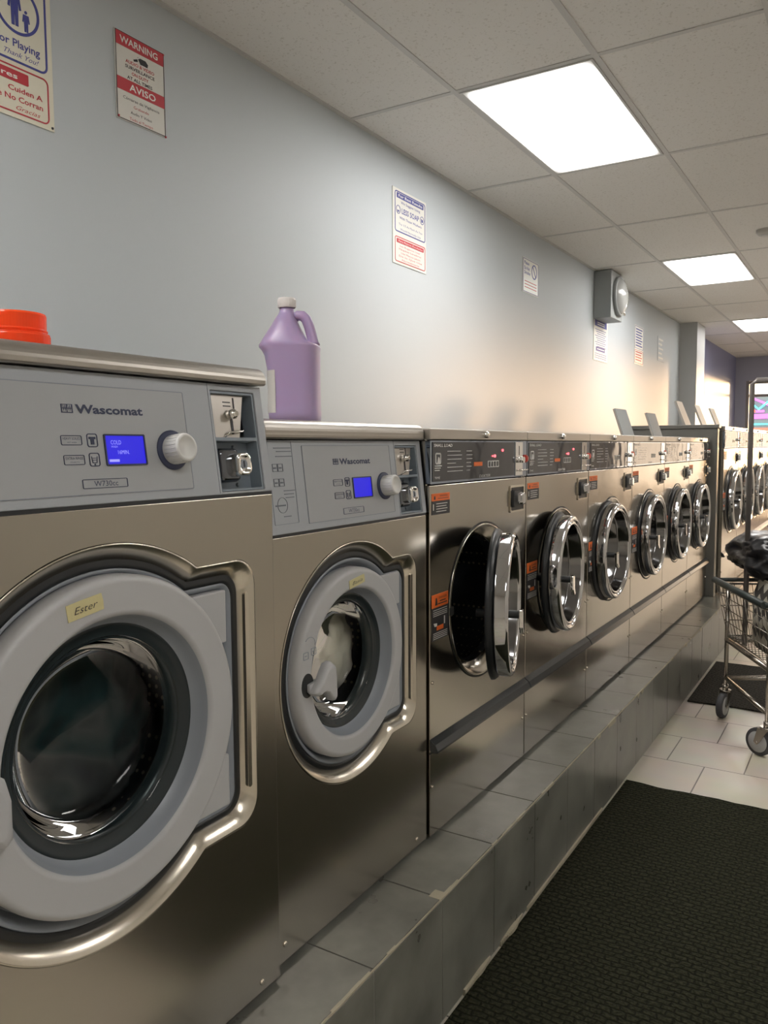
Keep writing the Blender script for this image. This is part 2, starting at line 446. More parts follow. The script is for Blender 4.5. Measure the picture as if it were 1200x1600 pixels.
# ------------------------------------------------------------------ room
H = 2.878
XR, YN, YF = 4.35, -2.4, 14.9
def struct(o, label=None): o['kind'] = 'structure'; return o
struct(B().box(-.1, XR+.1, YN-.1, YF+.1, -.1, 0).build('floor', 'floor'))
struct(B().box(-.1, XR+.1, YN-.1, YF+.1, H, H+.1).build('ceiling', 'ceil'))
struct(B().box(-.1, 0, YN-.1, 10.4, 0, H).build('wall_left', 'wall'))
struct(B().box(-.1, 0, 10.4, YF+.1, 0, H).build('wall_left', 'blue'))
struct(B().box(0, .2, 10.36, 10.871, 0, H).build('pillar', 'pillar'))
struct(B().box(XR, XR+.1, YN-.1, YF+.1, 0, H).build('wall_right', 'wall_r'))
struct(B().box(0, XR, YN-.1, YN, 0, H).build('wall_near', 'wall_r'))
WX0, WX1, WZ0, WZ1 = .17, 4.25, .12, 2.47
fwb = B()
fwb.box(0, WX0, YF, YF+.1, 0, H); fwb.box(WX1, XR, YF, YF+.1, 0, H)
fwb.box(WX0, WX1, YF, YF+.1, WZ1, H); fwb.box(WX0, WX1, YF, YF+.1, 0, WZ0)
M['far_paint'] = mat('far_wall_paint', (.36, .37, .45), .6)
struct(fwb.build('wall_far', 'far_paint'))
# T-bar grid
LX = [.5405+.5955*i for i in range(6)]
GY0, GP = 3.1344, 1.22
g = B()
for x in LX: g.box(x-.012, x+.012, YN, YF, H-.004, H+.002)
ks = range(-4, 10)
for k in ks: g.box(0, XR, GY0+GP*k-.012, GY0+GP*k+.012, H-.0035, H+.002)
g.box(0, .022, YN, 10.36, H-.005, H+.001); g.box(0, XR, YF-.022, YF, H-.005, H+.001)
struct(g.build('trim_1', 'grid'))
# storefront
wf = B()
for a in (WX0, .17+.9, 2.12, 3.17, WX1-.05): wf.box(a, a+.05, YF+.01, YF+.07, WZ0, WZ1)
for z in (WZ0, 2.20, WZ1-.05): wf.box(WX0, WX1, YF+.012, YF+.068, z, z+.045)
win = struct(wf.build('window_1', 'frame'))
struct(B().box(WX0, 1.09, YF+.038, YF+.042, WZ0, WZ1).build('pane', 'glass_win', win))
struct(B().box(1.10, WX1, YF+.038, YF+.042, WZ0, WZ1).build('pane', 'glass_dim', win))  # tinted run, added to dim sunlight beyond the first bay
struct(B().box(-6, 12, YF+.1, YF+14, -.12, -.02).build('ground', 'pave'))

# ------------------------------------------------------------------ tiled plinth
P_, E_ = .3155, 1.258
pl = B()
TW, TY0 = .305, 1.3304
y = TY0-TW*13
yend = 10.3
pl.box(.35, E_-.0015, YN, yend, 0, P_-.003, 1)
k = 0
random.seed(2)
while y < yend:
    y1 = min(y+TW, yend)
    a, c = max(y, YN)+.0016, y1-.0016
    if c > a:
        j = random.uniform(-.0008, .0008)
        pl.box(.95+.003, E_-.004, a, c, P_-.010, P_+j, 0)          # top tile
        pl.box(E_-.010, E_+.0005+j, a, c, .006, P_-.006, 0)              # front tile
    y = y1
plinth = struct(pl.build('trim_2', ['slate', 'grout'], bevel=.0012))
# worn edge trim of the plinth and the caulk along its foot
ed = B(); yy = YN
random.seed(8)
pts_l = []; pts_r = []
et = B()
n = 260
for i in range(n):
    ya = .6+i*(9.5-.6)/n; yb = ya+(9.5-.6)/n
    nn = mnoise.noise((ya*7, 0, 0))+.6*mnoise.noise((ya*23, 3, 0))
    near = ya < 2.4
    wdt = .002+max(0, nn)*(.030 if near else .006)
    if near and nn > .3: wdt += .006
    et.box(E_-wdt, E_+.0005, ya, yb, P_-.003, P_+.0006)
    if nn > .3 and ya > 1.9: et.box(E_-.002, E_+.0008, ya, yb, P_-.012-max(0, nn)*.01, P_-.002)
et.build('edge_trim', 'tan', plinth)
cb = B()
for i in range(200):
    ya = 1.75+i*.009; 
    nn = mnoise.noise((ya*9, 5, 0))+.3
    if ya > 2.95 or nn < 0: continue
    cb.box(E_-.001, E_+.003+max(0, nn)*.012, ya, ya+.0095, .0, .014+nn*.006)
cb.build('caulk_strip', 'tan', plinth)

# ------------------------------------------------------------------ floor mats
def floor_mat_obj(name, x0, x1, y0, y1, label, m, seed):
    b = B(); nx, ny = 60, 40
    top = []
    def ex(x, y):
        dy = 0
        if abs(y-y1) < 1e-6: dy = .022*mnoise.noise((x*3+seed, 1, 0))+.010*mnoise.noise((x*11, seed, 0))
        if abs(y-y0) < 1e-6: dy = .015*mnoise.noise((x*3+seed, 7, 0))
        return y+dy
    vs = []; fs = []
    for lay in (0, 1):
        for i in range(nx+1):
            for j in range(ny+1):
                x = x0+(x1-x0)*i/nx; yv = y0+(y1-y0)*j/ny
                z = .001 if lay == 0 else .009+.002*mnoise.noise((x*4, yv*4, seed))
                vs.append((x, ex(x, yv), z))
    o = (nx+1)*(ny+1)
    for i in range(nx):
        for j in range(ny):
            q = i*(ny+1)+j
            fs.append((o+q, o+q+ny+1, o+q+ny+2, o+q+1)); fs.append((q, q+1, q+ny+2, q+ny+1))
    for i in range(nx):
        for j in (0, ny):
            q = i*(ny+1)+j; fs.append((q, q+ny+1, o+q+ny+1, o+q))
    for j in range(ny):
        for i in (0, nx):
            q = i*(ny+1)+j; fs.append((q, q+1, o+q+1, o+q))
    b.add(vs, fs, 0, False)
    return tag(b.build('floor_mat', m), label, 'mat')
floor_mat_obj('floor_mat', 1.268, 3.2, 1.42, 3.275, 'long dark green-black waffle floor mat beside the tiled plinth in the foreground', 'rug', 0)
floor_mat_obj('floor_mat', 1.275, 2.6, 4.50, 5.42, 'smaller dark brown ribbed mat on the tiles under the laundry cart', 'rug2', 4)

# ------------------------------------------------------------------ washers with a keyhole door recess
def keyhole(cy, cz, r, yr, zt, zb, rc, n=90, m=7, s=4):
    at = math.asin(max(-1, min(1, (zt-cz)/r))); ab = math.asin(max(-1, min(1, (zb-cz)/r)))
    pts = []
    a0, a1 = at, 2*PI+ab
    for i in range(n+1):
        a = a0+(a1-a0)*i/n; pts.append((cy+r*math.cos(a), cz+r*math.sin(a)))
    yk = pts[-1][0]
    for i in range(1, s): pts.append((yk+(yr-rc-yk)*i/s, zb))
    for i in range(m+1):
        a = R(-90+90*i/m); pts.append((yr-rc+rc*math.cos(a), zb+rc+rc*math.sin(a)))
    for i in range(m+1):
        a = R(90*i/m); pts.append((yr-rc+rc*math.cos(a), zt-rc+rc*math.sin(a)))
    yk = pts[0][0]
    for i in range(1, s): pts.append((yr-rc+(yk-yr+rc)*i/s, zt))
    return pts

def make_washer(X, Y0, Y1, zs, xt, zt, lid_top, c, r, yr, kzt, kzb, dface, dc, sc, dr, coin, uD, model, tape, label, info, hinges, marks, ins_left, hand):
    """X front plane; Y0..Y1 width; zs seam under control panel; xt,zt top of the sloping panel"""
    root = thing('front_load_washer', (X, (Y0+Y1)/2, P_), label, 'washing machine')
    off = root.location
    def part(b, name, m, parent=None, bevel=0, lab=None):
        o = b.build(name, m, parent or root, off, bevel)
        if lab: o['label'] = lab
        return o
    D = .66
    xb = X-D
    g = .004
    # cabinet shell + front sheet with the keyhole opening
    cy, cz = c
    K0 = keyhole(cy, cz, r, yr, kzt, kzb, .05)
    K1 = keyhole(cy, cz, r-.026, yr-.030, kzt-.026, kzb+.026, .038)
    K2 = keyhole(cy, cz, r-.034, yr-.040, kzt-.034, kzb+.034, .033)
    K3 = keyhole(cy, cz, r-.040, yr-.046, kzt-.040, kzb+.040, .03)
    b = B()
    z0 = P_+.012
    b.plate(rect(Y0+g, Y1-g, z0, zs-.004), [K0], X-.012, X)
    b.box(xb, X-.012, Y0+g, Y0+g+.01, z0, zt); b.box(xb, X-.012, Y1-g-.01, Y1-g, z0, zs)
    b.box(xb, xt-.02, Y1-g-.01, Y1-g, zs, zt)
    b.box(xb, xb+.01, Y0+g, Y1-g, z0, zt); b.box(xb, X-.02, Y0+g, Y1-g, z0, z0+.01)
    part(b, 'cabinet', 'steel', bevel=.0015)
    part(B().box(xb+.03, X-.03, Y0+.02, Y1-.02, P_, P_+.014), 'base', 'black')
    # bright bezel that slopes into the recess
    b = B()
    L = lambda K, x: [(x, a, q) for a, q in K]
    b.loft([L(K0, X+.0005), L(K0, X+.0016), L(keyhole(cy, cz, r-.003, yr-.004, kzt-.003, kzb+.003, .048), X+.0008), L(K1, X-.017), L(K1, X-.03)], smooth=True)
    bz = part(b, 'bezel', 'steel_b')
    b = B(); zc = (kzt+kzb)/2; hh = (kzt-kzb)*.36
    pill = [( yr-.016+.006*math.cos(R(a)), zc+(hh if a < 180 else -hh)+.006*math.sin(R(a))) for a in range(0, 360, 20)]
    b.plate(pill, [], X-.012, X-.004); part(b, 'pressed_rib', 'steel_b', bz, bevel=.002)
    b = B(); b.loft([L(K1, X-.018), L(K2, X-.016), L(K3, X-.016), L(K3, X-.035)]); part(b, 'bezel_seal', 'black', bz)
    # recess plate
    dcy, dcz = dc
    b = B()
    b.plate(K3, [circle(dcy, dcz, .17*sc)], X-.06, X-.038)
    K4 = keyhole(cy, cz, r-.052, yr-.058, kzt-.052, kzb+.052, .022)
    b.loft([L(K3, X-.018), L(keyhole(cy, cz, r-.044, yr-.050, kzt-.044, kzb+.044, .028), X-.014), L(K4, X-.026), L(keyhole(cy, cz, r-.058, yr-.064, kzt-.058, kzb+.058, .02), X-.038)])
    rc = part(b, 'door_recess', 'recess')
    for a in (165, 200):
        q = B(); q.lathe([(.010, 0), (.010, .004), (.004, .007), (0.0001, .007)], cy+math.cos(R(a))*(r-.062), cz+math.sin(R(a))*(r-.062), 16, cx=X-.034)
        part(q, 'catch_screw', 'black', rc)
    # drum
    b = B()
    b.lathe([(.172*sc, -.055), (.175*sc, -.06), (.215*sc, -.10), (.215*sc, -.42), (.0001, -.42)], dcy, dcz, cx=X)
    part(b, 'drum', 'drum_holes')
    # door
    FX = dface
    s = sc
    b = B()
    b.lathe([(dr*.955, -.050), (dr, -.036), (dr+.0005, -.012), (dr-.002, -.005), (dr-.006, -.0012), (dr-.010, 0.0), (dr-.012, 0.0), (.176*s, .0), (.1745*s, .0), (.171*s, -.0015), (.169*s, -.004), (.168*s, -.006)], dcy, dcz, 120, cx=FX)
    door = part(b, 'door', 'ring')
    b = B(); b.lathe([(.168*s, -.006), (.164*s, -.014), (.159*s, -.030), (.154*s, -.033), (.152*s, -.036)], dcy, dcz, 120, cx=FX)
    part(b, 'door_funnel', 'recess', door)
    b = B(); b.lathe([(.157*s, -.033), (.150*s, -.031), (.147*s, -.036), (.142*s, -.035), (.136*s, -.042), (.133*s, -.040), (.132*s, -.07)], dcy, dcz, 120, cx=FX)
    part(b, 'gasket', 'gasket', door)
    b = B(); b.lathe([(.137*s, -.040), (.133*s, -.044), (.129*s, -.060), (.124*s, -.085), (.110*s, -.105), (.07*s, -.116), (.0001, -.12)], dcy, dcz, 96, cx=FX)
    part(b, 'door_glass', 'glass_dark' if sc > 1.05 else 'glass_clear', door)
    # hinges
    b = B()
    for (a0, a1) in hinges:
        yk = yr-.064
        h = B()
        h.plate([(dcy+dr*.72, a0), (yk, a0), (yk, a1), (dcy+dr*.62, a1)], [], X-.038, X-.012)
        part(h, 'hinge', 'ring', door, bevel=.003)
    h = B(); h.box(X-.037, X-.025, yr-.085, yr-.066, hinges[1][1]-.0, hinges[0][0]); part(h, 'hinge_pin_cover', 'recess', door)
    # handle
    hy, hz = dcy+hand[0], dcz+hand[1]
    b = B(); b.plate([(hy+.004+.020*s*math.cos(R(t)), hz-.003+.026*s*math.sin(R(t))) for t in range(0, 360, 15)], [], FX-.002, FX+.0012)
    part(b, 'handle_well', 'black', door)
    hp = [(.000, -.026), (.012, -.034), (.030, -.028), (.050, -.036), (.064, -.056), (.074, -.060), (.082, -.052), (.082, -.004), (.076, .020), (.064, .030), (.048, .028), (.036, .014), (.022, -.006), (.006, -.018)]
    b = B(); HO = hy-.0; hpts = [(HO+a*s, hz+q*s+.008) for a, q in hp]
    cyh = sum(a for a, _ in hpts)/len(hpts); czh = sum(q for _, q in hpts)/len(hpts)
    def shr(k): return [(cyh+(a-cyh)*k, czh+(q-czh)*k) for a, q in hpts]
    b.loft([L(hpts, FX+.004), L(hpts, FX+.016), L(shr(.92), FX+.024), L(shr(.7), FX+.027)], cap0=True, cap1=True)
    b.plate([(hy+.002, hz-.018*s), (hy+.035*s, hz-.018*s), (hy+.035*s, hz+.004*s), (hy+.002, hz+.0*s)], [], FX-.01, FX+.008)
    part(b, 'handle', 'ring', door, bevel=.002)
    # tape label with handwriting
    ty0, ty1, tz0, tz1, word, tilt = tape
    ang = R(tilt); Uv = Vector((0, math.cos(ang), math.sin(ang))); Vv = Vector((0, -math.sin(ang), math.cos(ang)))
    fr = (Vector((FX+.0012, ty0, tz0)), Uv, Vv, Vector((1, 0, 0)))
    b = B(); tw, th = ty1-ty0, tz1-tz0
    b.plate([(0, 0), (tw, 0), (tw*1.02, th*.5), (tw, th), (tw*.5, th*1.02), (0, th)], [], 0, .0006, fr=fr)
    tp = part(b, 'tape_label', 'tape', door)
    b = B(); text(b, word, tw*.18, tw*.85, th*.3, th*.42, fr, shear=.35, x=.0012, bold=-.005); part(b, 'handwriting', 'ink', tp)
    if marks:
        fr = (Vector((FX, dcy, dcz)), Vector((0, 1, 0)), Vector((0, 0, 1)), Vector((1, 0, 0)))
        b = B()
        for (a, q) in ((-.190, .055), (-.163, .060)):
            b.plate(rrect(a-.009, a+.009, q-.008, q+.008, .002), [rrect(a-.0075, a+.0075, q-.0065, q+.0065, .001)], 0, .0008, fr=fr)
            b.plate(rect(a-.003, a+.003, q-.001, q+.001), [], 0, .0008, fr=fr)
        b.tube([Vector((FX+.0004, dcy-.176+.018*math.cos(R(t)), dcz+.078+.014*math.sin(R(t)))) for t in range(-20, 150, 15)], .0007, 6)
        part(b, 'lock_symbols', 'recess', door)
    # sloping control panel
    V = Vector((xt-X, 0, zt-zs)); Lp = V.length; V.normalize(); U = Vector((0, 1, 0)); Nn = U.cross(V)
    fr = (Vector((X+.002, 0, zs)), U, V, Nn)
    def W(u, v, n): return fr[0]+U*u+V*v+Nn*n
    b = B()
    ym = coin[0]-.006
    b.plate(rect(Y0+g, Y1-g, 0.002, Lp), [rrect(coin[0], coin[1], .006, Lp-.012, .003)], -.015, 0, fr=fr)
    b.box(xt-.08, xt-.06, Y0+g, Y1-g, zs, zt)
    # cheek that closes the right end of the sloping panel
    yr_ = Y1-g
    b.add([(X, yr_, zs+.002), (xt, yr_, zt), (xt-.06, yr_, zt), (xt-.06, yr_, zs+.002), (X, yr_-.012, zs+.002), (xt, yr_-.012, zt), (xt-.06, yr_-.012, zt), (xt-.06, yr_-.012, zs+.002)],
          [(0, 1, 2, 3), (4, 7, 6, 5), (0, 4, 5, 1), (0, 3, 7, 4), (1, 5, 6, 2), (2, 6, 7, 3)])
    cp = part(b, 'control_panel', 'panel', bevel=.0015)
    b = B(); b.plate(rect(Y0+.006, Y1-.006, -.004, .002), [], -.01, -.002, fr=fr); part(b, 'panel_gap', 'black', cp)
    uR = uD+.0955   # right edge of the display insert
    uL = ins_left
    b = B(); fplate(b, rrect(uL, uR, .017, .180, .002), fr, 0, .0012); ins = part(b, 'display_insert', 'insert', cp)
    b = B(); outline(b, uL-.0012, uR+.0012, .0158, .1812, .003, .0014, fr, .0016); part(b, 'insert_outline', 'recess', cp)
    if info:
        b = B(); i0, i1 = info
        outline(b, i0, i1, .021, .19, .002, .0012, fr, .001)
        part(b, 'instruction_outline', 'recess', cp)
        b = B()
        for (v, a, q) in ((.175, .25, .95), (.168, .35, .95), (.158, .3, .98), (.088, .5, .95), (.081, .5, .9), (.074, .55, .9), (.036, .4, .7)):
            fplate(b, rect(i0+(i1-i0)*a, i0+(i1-i0)*q, v, v+.0016), fr, 0, .0008)
        for v in (.128, .098):
            for q in (0, .017):
                outline(b, i0+.010+q, i0+.026+q, v, v+.016, .001, .0012, fr, .001)
                fplate(b, rect(i0+.014+q, i0+.022+q, v+.006, v+.009), fr, 0, .001)
        b.plate(circle(0, 0, .016, 24), [circle(0, 0, .0152, 24)], 0, .001, fr=(W(i0+.03, .06, 0), U, V, Nn))
        fplate(b, rect(i0+.008, i0+.04, .058, .061), fr, 0, .001)
        part(b, 'instruction_print', 'faded', cp)
    # print on the insert (positions measured from the display's right edge uD)
    b = B()
    lx = uD-.148
    ww = .006
    fplate(b, rect(lx, lx+.020, .138, .151), fr, .0012, .0018, holes=[rect(lx+.0015+ .0065*i, lx+.0055+.0065*i, .1395+ .0062*j, .1435+.0062*j) for i in range(3) for j in range(2)] if False else ())
    text(b, 'Wascomat', lx+.024, lx+.151, .1385, .0125, fr, bold=.036, x=.0018)
    part(b, 'maker_lettering', 'navy', ins)
    b = B()
    for i in range(2):
        for j in range(2):
            fplate(b, rect(lx+.002+.0088*i, lx+.0088+.0088*i, .1395+.006*j, .1440+.006*j), fr, .0018, .0021)
    for i in range(2):
        text(b, 'W', lx+.0022+.0088*i, lx+.0092+.0088*i, .1400, .0098, fr, x=.0023, bold=.02, mi=1)
    part(b, 'maker_symbol', ['insert', 'navy'], ins)
    b = B()
    for v, t1, t2 in ((.0905, 'HEAVY SOILED', 'HOT WASH'), (.0615, 'EXTRA RINSE', 'EXTRA RINSE CYCLE')):
        uo = uD-.155 if v > .08 else uD-.154
        outline(b, uo, uo+.036, v, v+.0145, .0025, .0009, fr, .0022)
        text(b, t1, uo+.003, uo+.033, v+.0078, .0038, fr, x=.0022); text(b, t2, uo+.010, uo+.026, v+.003, .002, fr, x=.0022)
        us = uD-.110
        outline(b, us, us+.019, v-.003, v+.0175, .004, .0013, fr, .0022)
        if v > .08:
            b.plate([(us+.0035, v+.0125), (us+.0155, v+.0125), (us+.0155, v+.009), (us+.0125, v+.009), (us+.0125, v+.001), (us+.0065, v+.001), (us+.0065, v+.009), (us+.0035, v+.009)], [], .0012, .0022, fr=fr)
        else:
            b.plate([(us+.004, v+.012), (us+.0048, v+.012), (us+.0062, v+.003), (us+.0128, v+.003), (us+.0142, v+.012), (us+.015, v+.012), (us+.0135, v+.002), (us+.0055, v+.002)], [], .0012, .0022, fr=fr)
            fplate(b, rect(us+.0065, us+.0125, v+.006, v+.0068), fr, .0012, .0022); fplate(b, rect(us+.0065, us+.0125, v+.009, v+.0098), fr, .0012, .0022)
            fplate(b, rect(us+.0085, us+.0105, v-.001, v+.001), fr, .0012, .0022)
    outline(b, uD-.127, uD-.044, .0255, .0395, .002, .0009, fr, .0022)
    text(b, model, uD-.107, uD-.063, .0285, .0082, fr, x=.0022)
    part(b, 'button_print', 'navy', ins)
    b = B(); fplate(b, rrect(uD-.080, uD, .0585, .1075, .0025), fr, .0012, .0035, holes=[rrect(uD-.0775, uD-.0025, .061, .105, .002)])
    dsp = part(b, 'display_bezel', 'navy', ins)
    b = B(); fplate(b, rect(uD-.0775, uD-.0025, .061, .105), fr, .001, .0020); lcd = part(b, 'display_screen', 'lcd', ins, lab='glowing blue display screen')
    if sc > 1.05:
        b = B(); text(b, 'COLD', uD-.068, uD-.048, .0915, .0065, fr, x=.0026); text(b, 'WASH', uD-.068, uD-.056, .0865, .003, fr, x=.0026)
        text(b, '16MIN.', uD-.056, uD-.034, .0765, .006, fr, x=.0026)
        fplate(b, rect(uD-.074, uD-.055, .0645, .0685), fr, .0022, .0026)
        part(b, 'display_text', 'lcdtxt', ins)
    # knob
    ku, kv = uD+.057, .082
    def lathe_n(b_, prof, mi=0, seg=48):
        loops = []
        for r_, n_ in prof: loops.append([tuple(W(ku+r_*math.cos(2*PI*i/seg), kv+r_*math.sin(2*PI*i/seg), n_)) for i in range(seg)])
        b_.loft(loops, mi)
    b = B(); lathe_n(b, [(.033, .001), (.033, .004), (.031, .005), (.0001, .005)]); kd = part(b, 'knob_dial', 'navy', ins)
    b = B(); lathe_n(b, [(.0245, .004), (.0245, .010), (.0235, .034), (.0215, .037), (.0175, .037), (.0165, .0355), (.0001, .0355)])
    for i in range(24):
        a = 2*PI*i/24
        p0 = W(ku+.0242*math.cos(a), kv+.0242*math.sin(a), .010); p1 = W(ku+.0236*math.cos(a), kv+.0236*math.sin(a), .033)
        b.tube([p0, p1], .0009, 5)
    part(b, 'selector_knob', 'knob', ins)
    # coin unit
    c0, c1 = coin
    b = B()
    fplate(b, rrect(c0+.001, c1-.001, .007, Lp-.013, .003), fr, -.032, -.003, holes=[rrect(c0+.004, c1-.005, .105, Lp-.017, .002), rrect(c0+.004, c1-.005, .011, .099, .002)])
    b.box(X-.075, X-.065, c0, c1, zs+.005, zt-.015)
    cu = part(b, 'coin_unit', 'coin_grey')
    b = B()
    fplate(b, [(c0+.004, .106), (c0+.075, .106), (c0+.096, Lp-.018), (c0+.004, Lp-.018)], fr, -.014, -.010)
    sp = part(b, 'coin_plate', 'steel_lid', cu, lab='bare steel coin plate')
    b = B(); fplate(b, rect(c0+.067, c0+.070, .152, .180), fr, -.011, -.0092); fplate(b, rrect(c0+.055, c0+.061, .112, .140, .002), fr, -.011, -.0092)
    for v in (.170, .163): fplate(b, rect(c0+.040, c0+.060, v, v+.002), fr, -.011, -.0095)
    part(b, 'coin_slot', 'ink', sp)
    b = B(); b.tube([W(c0+.052, .148, -.011), W(c0+.055, .148, .004)], .009, 20); b.tube([W(c0+.055, .148, .004), W(c0+.0555, .148, .008)], [.0085, .005], 20)
    part(b, 'coin_return_button', 'chrome', sp)
    b = B(); b.tube([W(c0+.035, .107, -.009), W(c0+.045, .115, -.004), W(c0+.075, .116, -.002), W(c0+.083, .120, -.003)], .002, 8); part(b, 'coin_return_lever', 'chrome', sp)
    # lower half: coin box with lock
    b = B(); fplate(b, rect(c0+.004, c1-.005, .011, .099), fr, -.036, -.030); part(b, 'coin_box_back', 'coin_grey', cu)
    b = B()
    def cl(k, n_): return [tuple(W(c0+.026+(a-c0-.026)*k, .055+(q-.055)*k, n_)) for a, q in rrect(c0+.006, c0+.060, .024, .086, .010)]
    b.loft([cl(1, -.03), cl(1, -.012), cl(.94, -.004), cl(.80, .0)], cap1=True)
    lb = part(b, 'coin_box_door', 'chrome_smoke', cu)
    b = B()
    def cl2(k, n_): return [tuple(W(c0+.052+(a-c0-.052)*k, .054+(q-.054)*k, n_)) for a, q in rrect(c0+.034, c0+.070, .033, .075, .012)]
    b.loft([cl2(1, -.012), cl2(1, .012), cl2(.9, .016), cl2(.68, .016), cl2(.62, .010)], cap1=True)
    lk = part(b, 'lock_housing', 'chrome', lb)
    b = B(); b.tube([W(c0+.052, .054, .010), W(c0+.052, .054, .0135)], .0085, 20); part(b, 'lock_cylinder', 'chrome_dark', lk)
    b = B(); fplate(b, rrect(c0+.0505, c0+.0535, .048, .060, .001), fr, .0135, .0142); part(b, 'keyhole', 'ink', lk)
    for v in (.090, .020):
        b = B(); b.tube([W(c0+.075, v, -.030), W(c0+.075, v, -.026)], [.0045, .003], 14); part(b, 'rivet', 'coin_grey', cu)
    b = B(); fplate(b, rect(ym, ym+.0012, .004, Lp), fr, 0, .0006); part(b, 'panel_seam', 'recess', cp)
    # lid with a rolled front edge
    b = B()
    xf = xt+.018; zl = zt+.002; zh = lid_top
    rr = (zh-zl)*.5
    prof = [(xb, zl), (xf-.004, zl), (xf, zl+.003)]
    for i in range(9):
        a = R(-10+100*i/8); prof.append((xf-.024+.024*math.cos(a), zh-.024+.024*math.sin(a)) )
    prof.append((xb, zh))
    b.extrude_y(prof, Y0+.002, Y1-.004, smooth=False)
    part(b, 'lid', 'steel_lid', bevel=.006)
    # screws
    for (ys, zz) in ((Y0+.035, P_+.050), (Y1-.060, P_+.032)):
        b = B(); b.lathe([(.006, 0), (.006, .0015), (.004, .003), (.0001, .003)], ys, zz, 14, cx=X); part(b, 'screw', 'steel_b')
    return root

make_washer(1.115, .475, 1.205, 1.310, 1.087, 1.510, 1.545, (.81, .936), .314, 1.143, 1.190, .685, 1.128, (.811, .943), 1.165, .2585,
            (1.062, 1.180), .897, 'W730cc', (.725, .788, 1.146, 1.171, 'Ester', 9), 'large steel washer nearest the camera, its door taped Ester, blue lit display', None,
            ((1.040, 1.137), (.733, .830)), False, .50, (-.292, -.012))
make_washer(1.095, 1.207, 1.862, 1.219, 1.073, 1.410, 1.452, (1.515, .903), .277, 1.802, 1.123, .678, 1.106, (1.502, .905), 1.0, .216,
            (1.727, 1.838), 1.600, 'W730cc', (1.476, 1.538, 1.076, 1.095, 'Basia', 8), 'second steel washer with white laundry behind its glass, below the purple jug', (1.233, 1.311),
            ((.998, 1.080), (.733, .820)), True, 1.345, (-.190, -.006))

# ------------------------------------------------------------------ laundry in the drums
def blob(loc, rad, m, label, seed, amp=.18, fl=(1, 1, 1)):
    bm = bmesh.new(); bmesh.ops.create_icosphere(bm, subdivisions=5, radius=1)
    for v in bm.verts:
        d = v.co.normalized()
        n = mnoise.noise(d*1.6+Vector((seed, 0, 0)))*amp+mnoise.noise(d*4+Vector((0, seed, 0)))*amp*.5
        rdg = abs(mnoise.noise(d*6+Vector((0, 0, seed))))*amp*.5
        v.co = Vector((d.x*rad[0], d.y*rad[1], d.z*rad[2]))*(1+n-rdg)
    me = bpy.data.meshes.new('laundry_load'); bm.to_mesh(me); bm.free()
    for p in me.polygons: p.use_smooth = True
    me.materials.append(M[m]); o = bpy.data.objects.new('laundry_load', me); C.objects.link(o); o.location = loc
    return tag(o, label, 'laundry')
blob((.865, .885, .90), (.125, .185, .20), 'laundry_dark', 'dark teal and grey clothes turning behind the glass of the nearest washer', 3)
blob((.85, 1.625, .905), (.13, .125, .18), 'laundry_white', 'crumpled white laundry pressed to the glass of the second washer', 9, .16)

# ------------------------------------------------------------------ washers with round chrome doors
def make_round_door(root, s, off):
    r = .216*s
    d = B()
    d.lathe([(.17*s, .004), (.216*s, .001), (.222*s, .004), (.221*s, .012), (.215*s, .019), (.204*s, .021), (.200*s, .026)], -r-.002, 0, 96)
    q = .972
    d.lathe([(.200*s, .024), (.2145*s*q, .0245), (.216*s*q, .026), (.216*s*q, .028), (.216*s*q, .054), (.2152*s*q, .0575), (.212*s*q, .0615), (.207*s*q, .064), (.201*s*q, .064), (.197*s*q, .0615), (.1955*s*q, .058), (.1935*s*q, .058), (.191*s*q, .0615), (.187*s*q, .0625), (.183*s*q, .0615), (.1805*s*q, .058), (.1795*s*q, .054)], -r-.002, 0, 96, mi=1)
    d.lathe([(.1795*s*q, .055), (.178*s*q, .048), (.171*s*q, .018), (.169*s*q, .013), (.165*s*q, .012)], -r-.002, 0, 96, mi=2)
    door = d.build('door', ['black', 'chrome_rim', 'chrome_inner'], root)
    g_ = B(); g_.lathe([(.167*s, .012), (.15*s, .010), (.10*s, .0), (.05*s, -.006), (.0001, -.008)], -r-.002, 0, 64); g_.build('door_glass', 'glass_smoke', door)
    g_ = B(); yb = -r-.150*s
    g_.tube([(-.03, yb, 0), (.094, yb, 0)], .0115*s, 16); g_.build('handle_shaft', 'black', door)
    g_ = B(); g_.plate([(yb-.013, .014), (yb+.013, .014), (yb+.016, -.030), (yb+.030, -.052), (yb+.018, -.058), (yb-.010, -.034)], [], .088, .100)
    g_.build('handle', 'chrome', door, bevel=.003)
    h = B(); h.box(.0, .03, -.014, .012, -.05, -.025); h.box(.0, .03, -.014, .012, .025, .05); h.build('hinge', 'chrome_dark', door, bevel=.002)
    return door

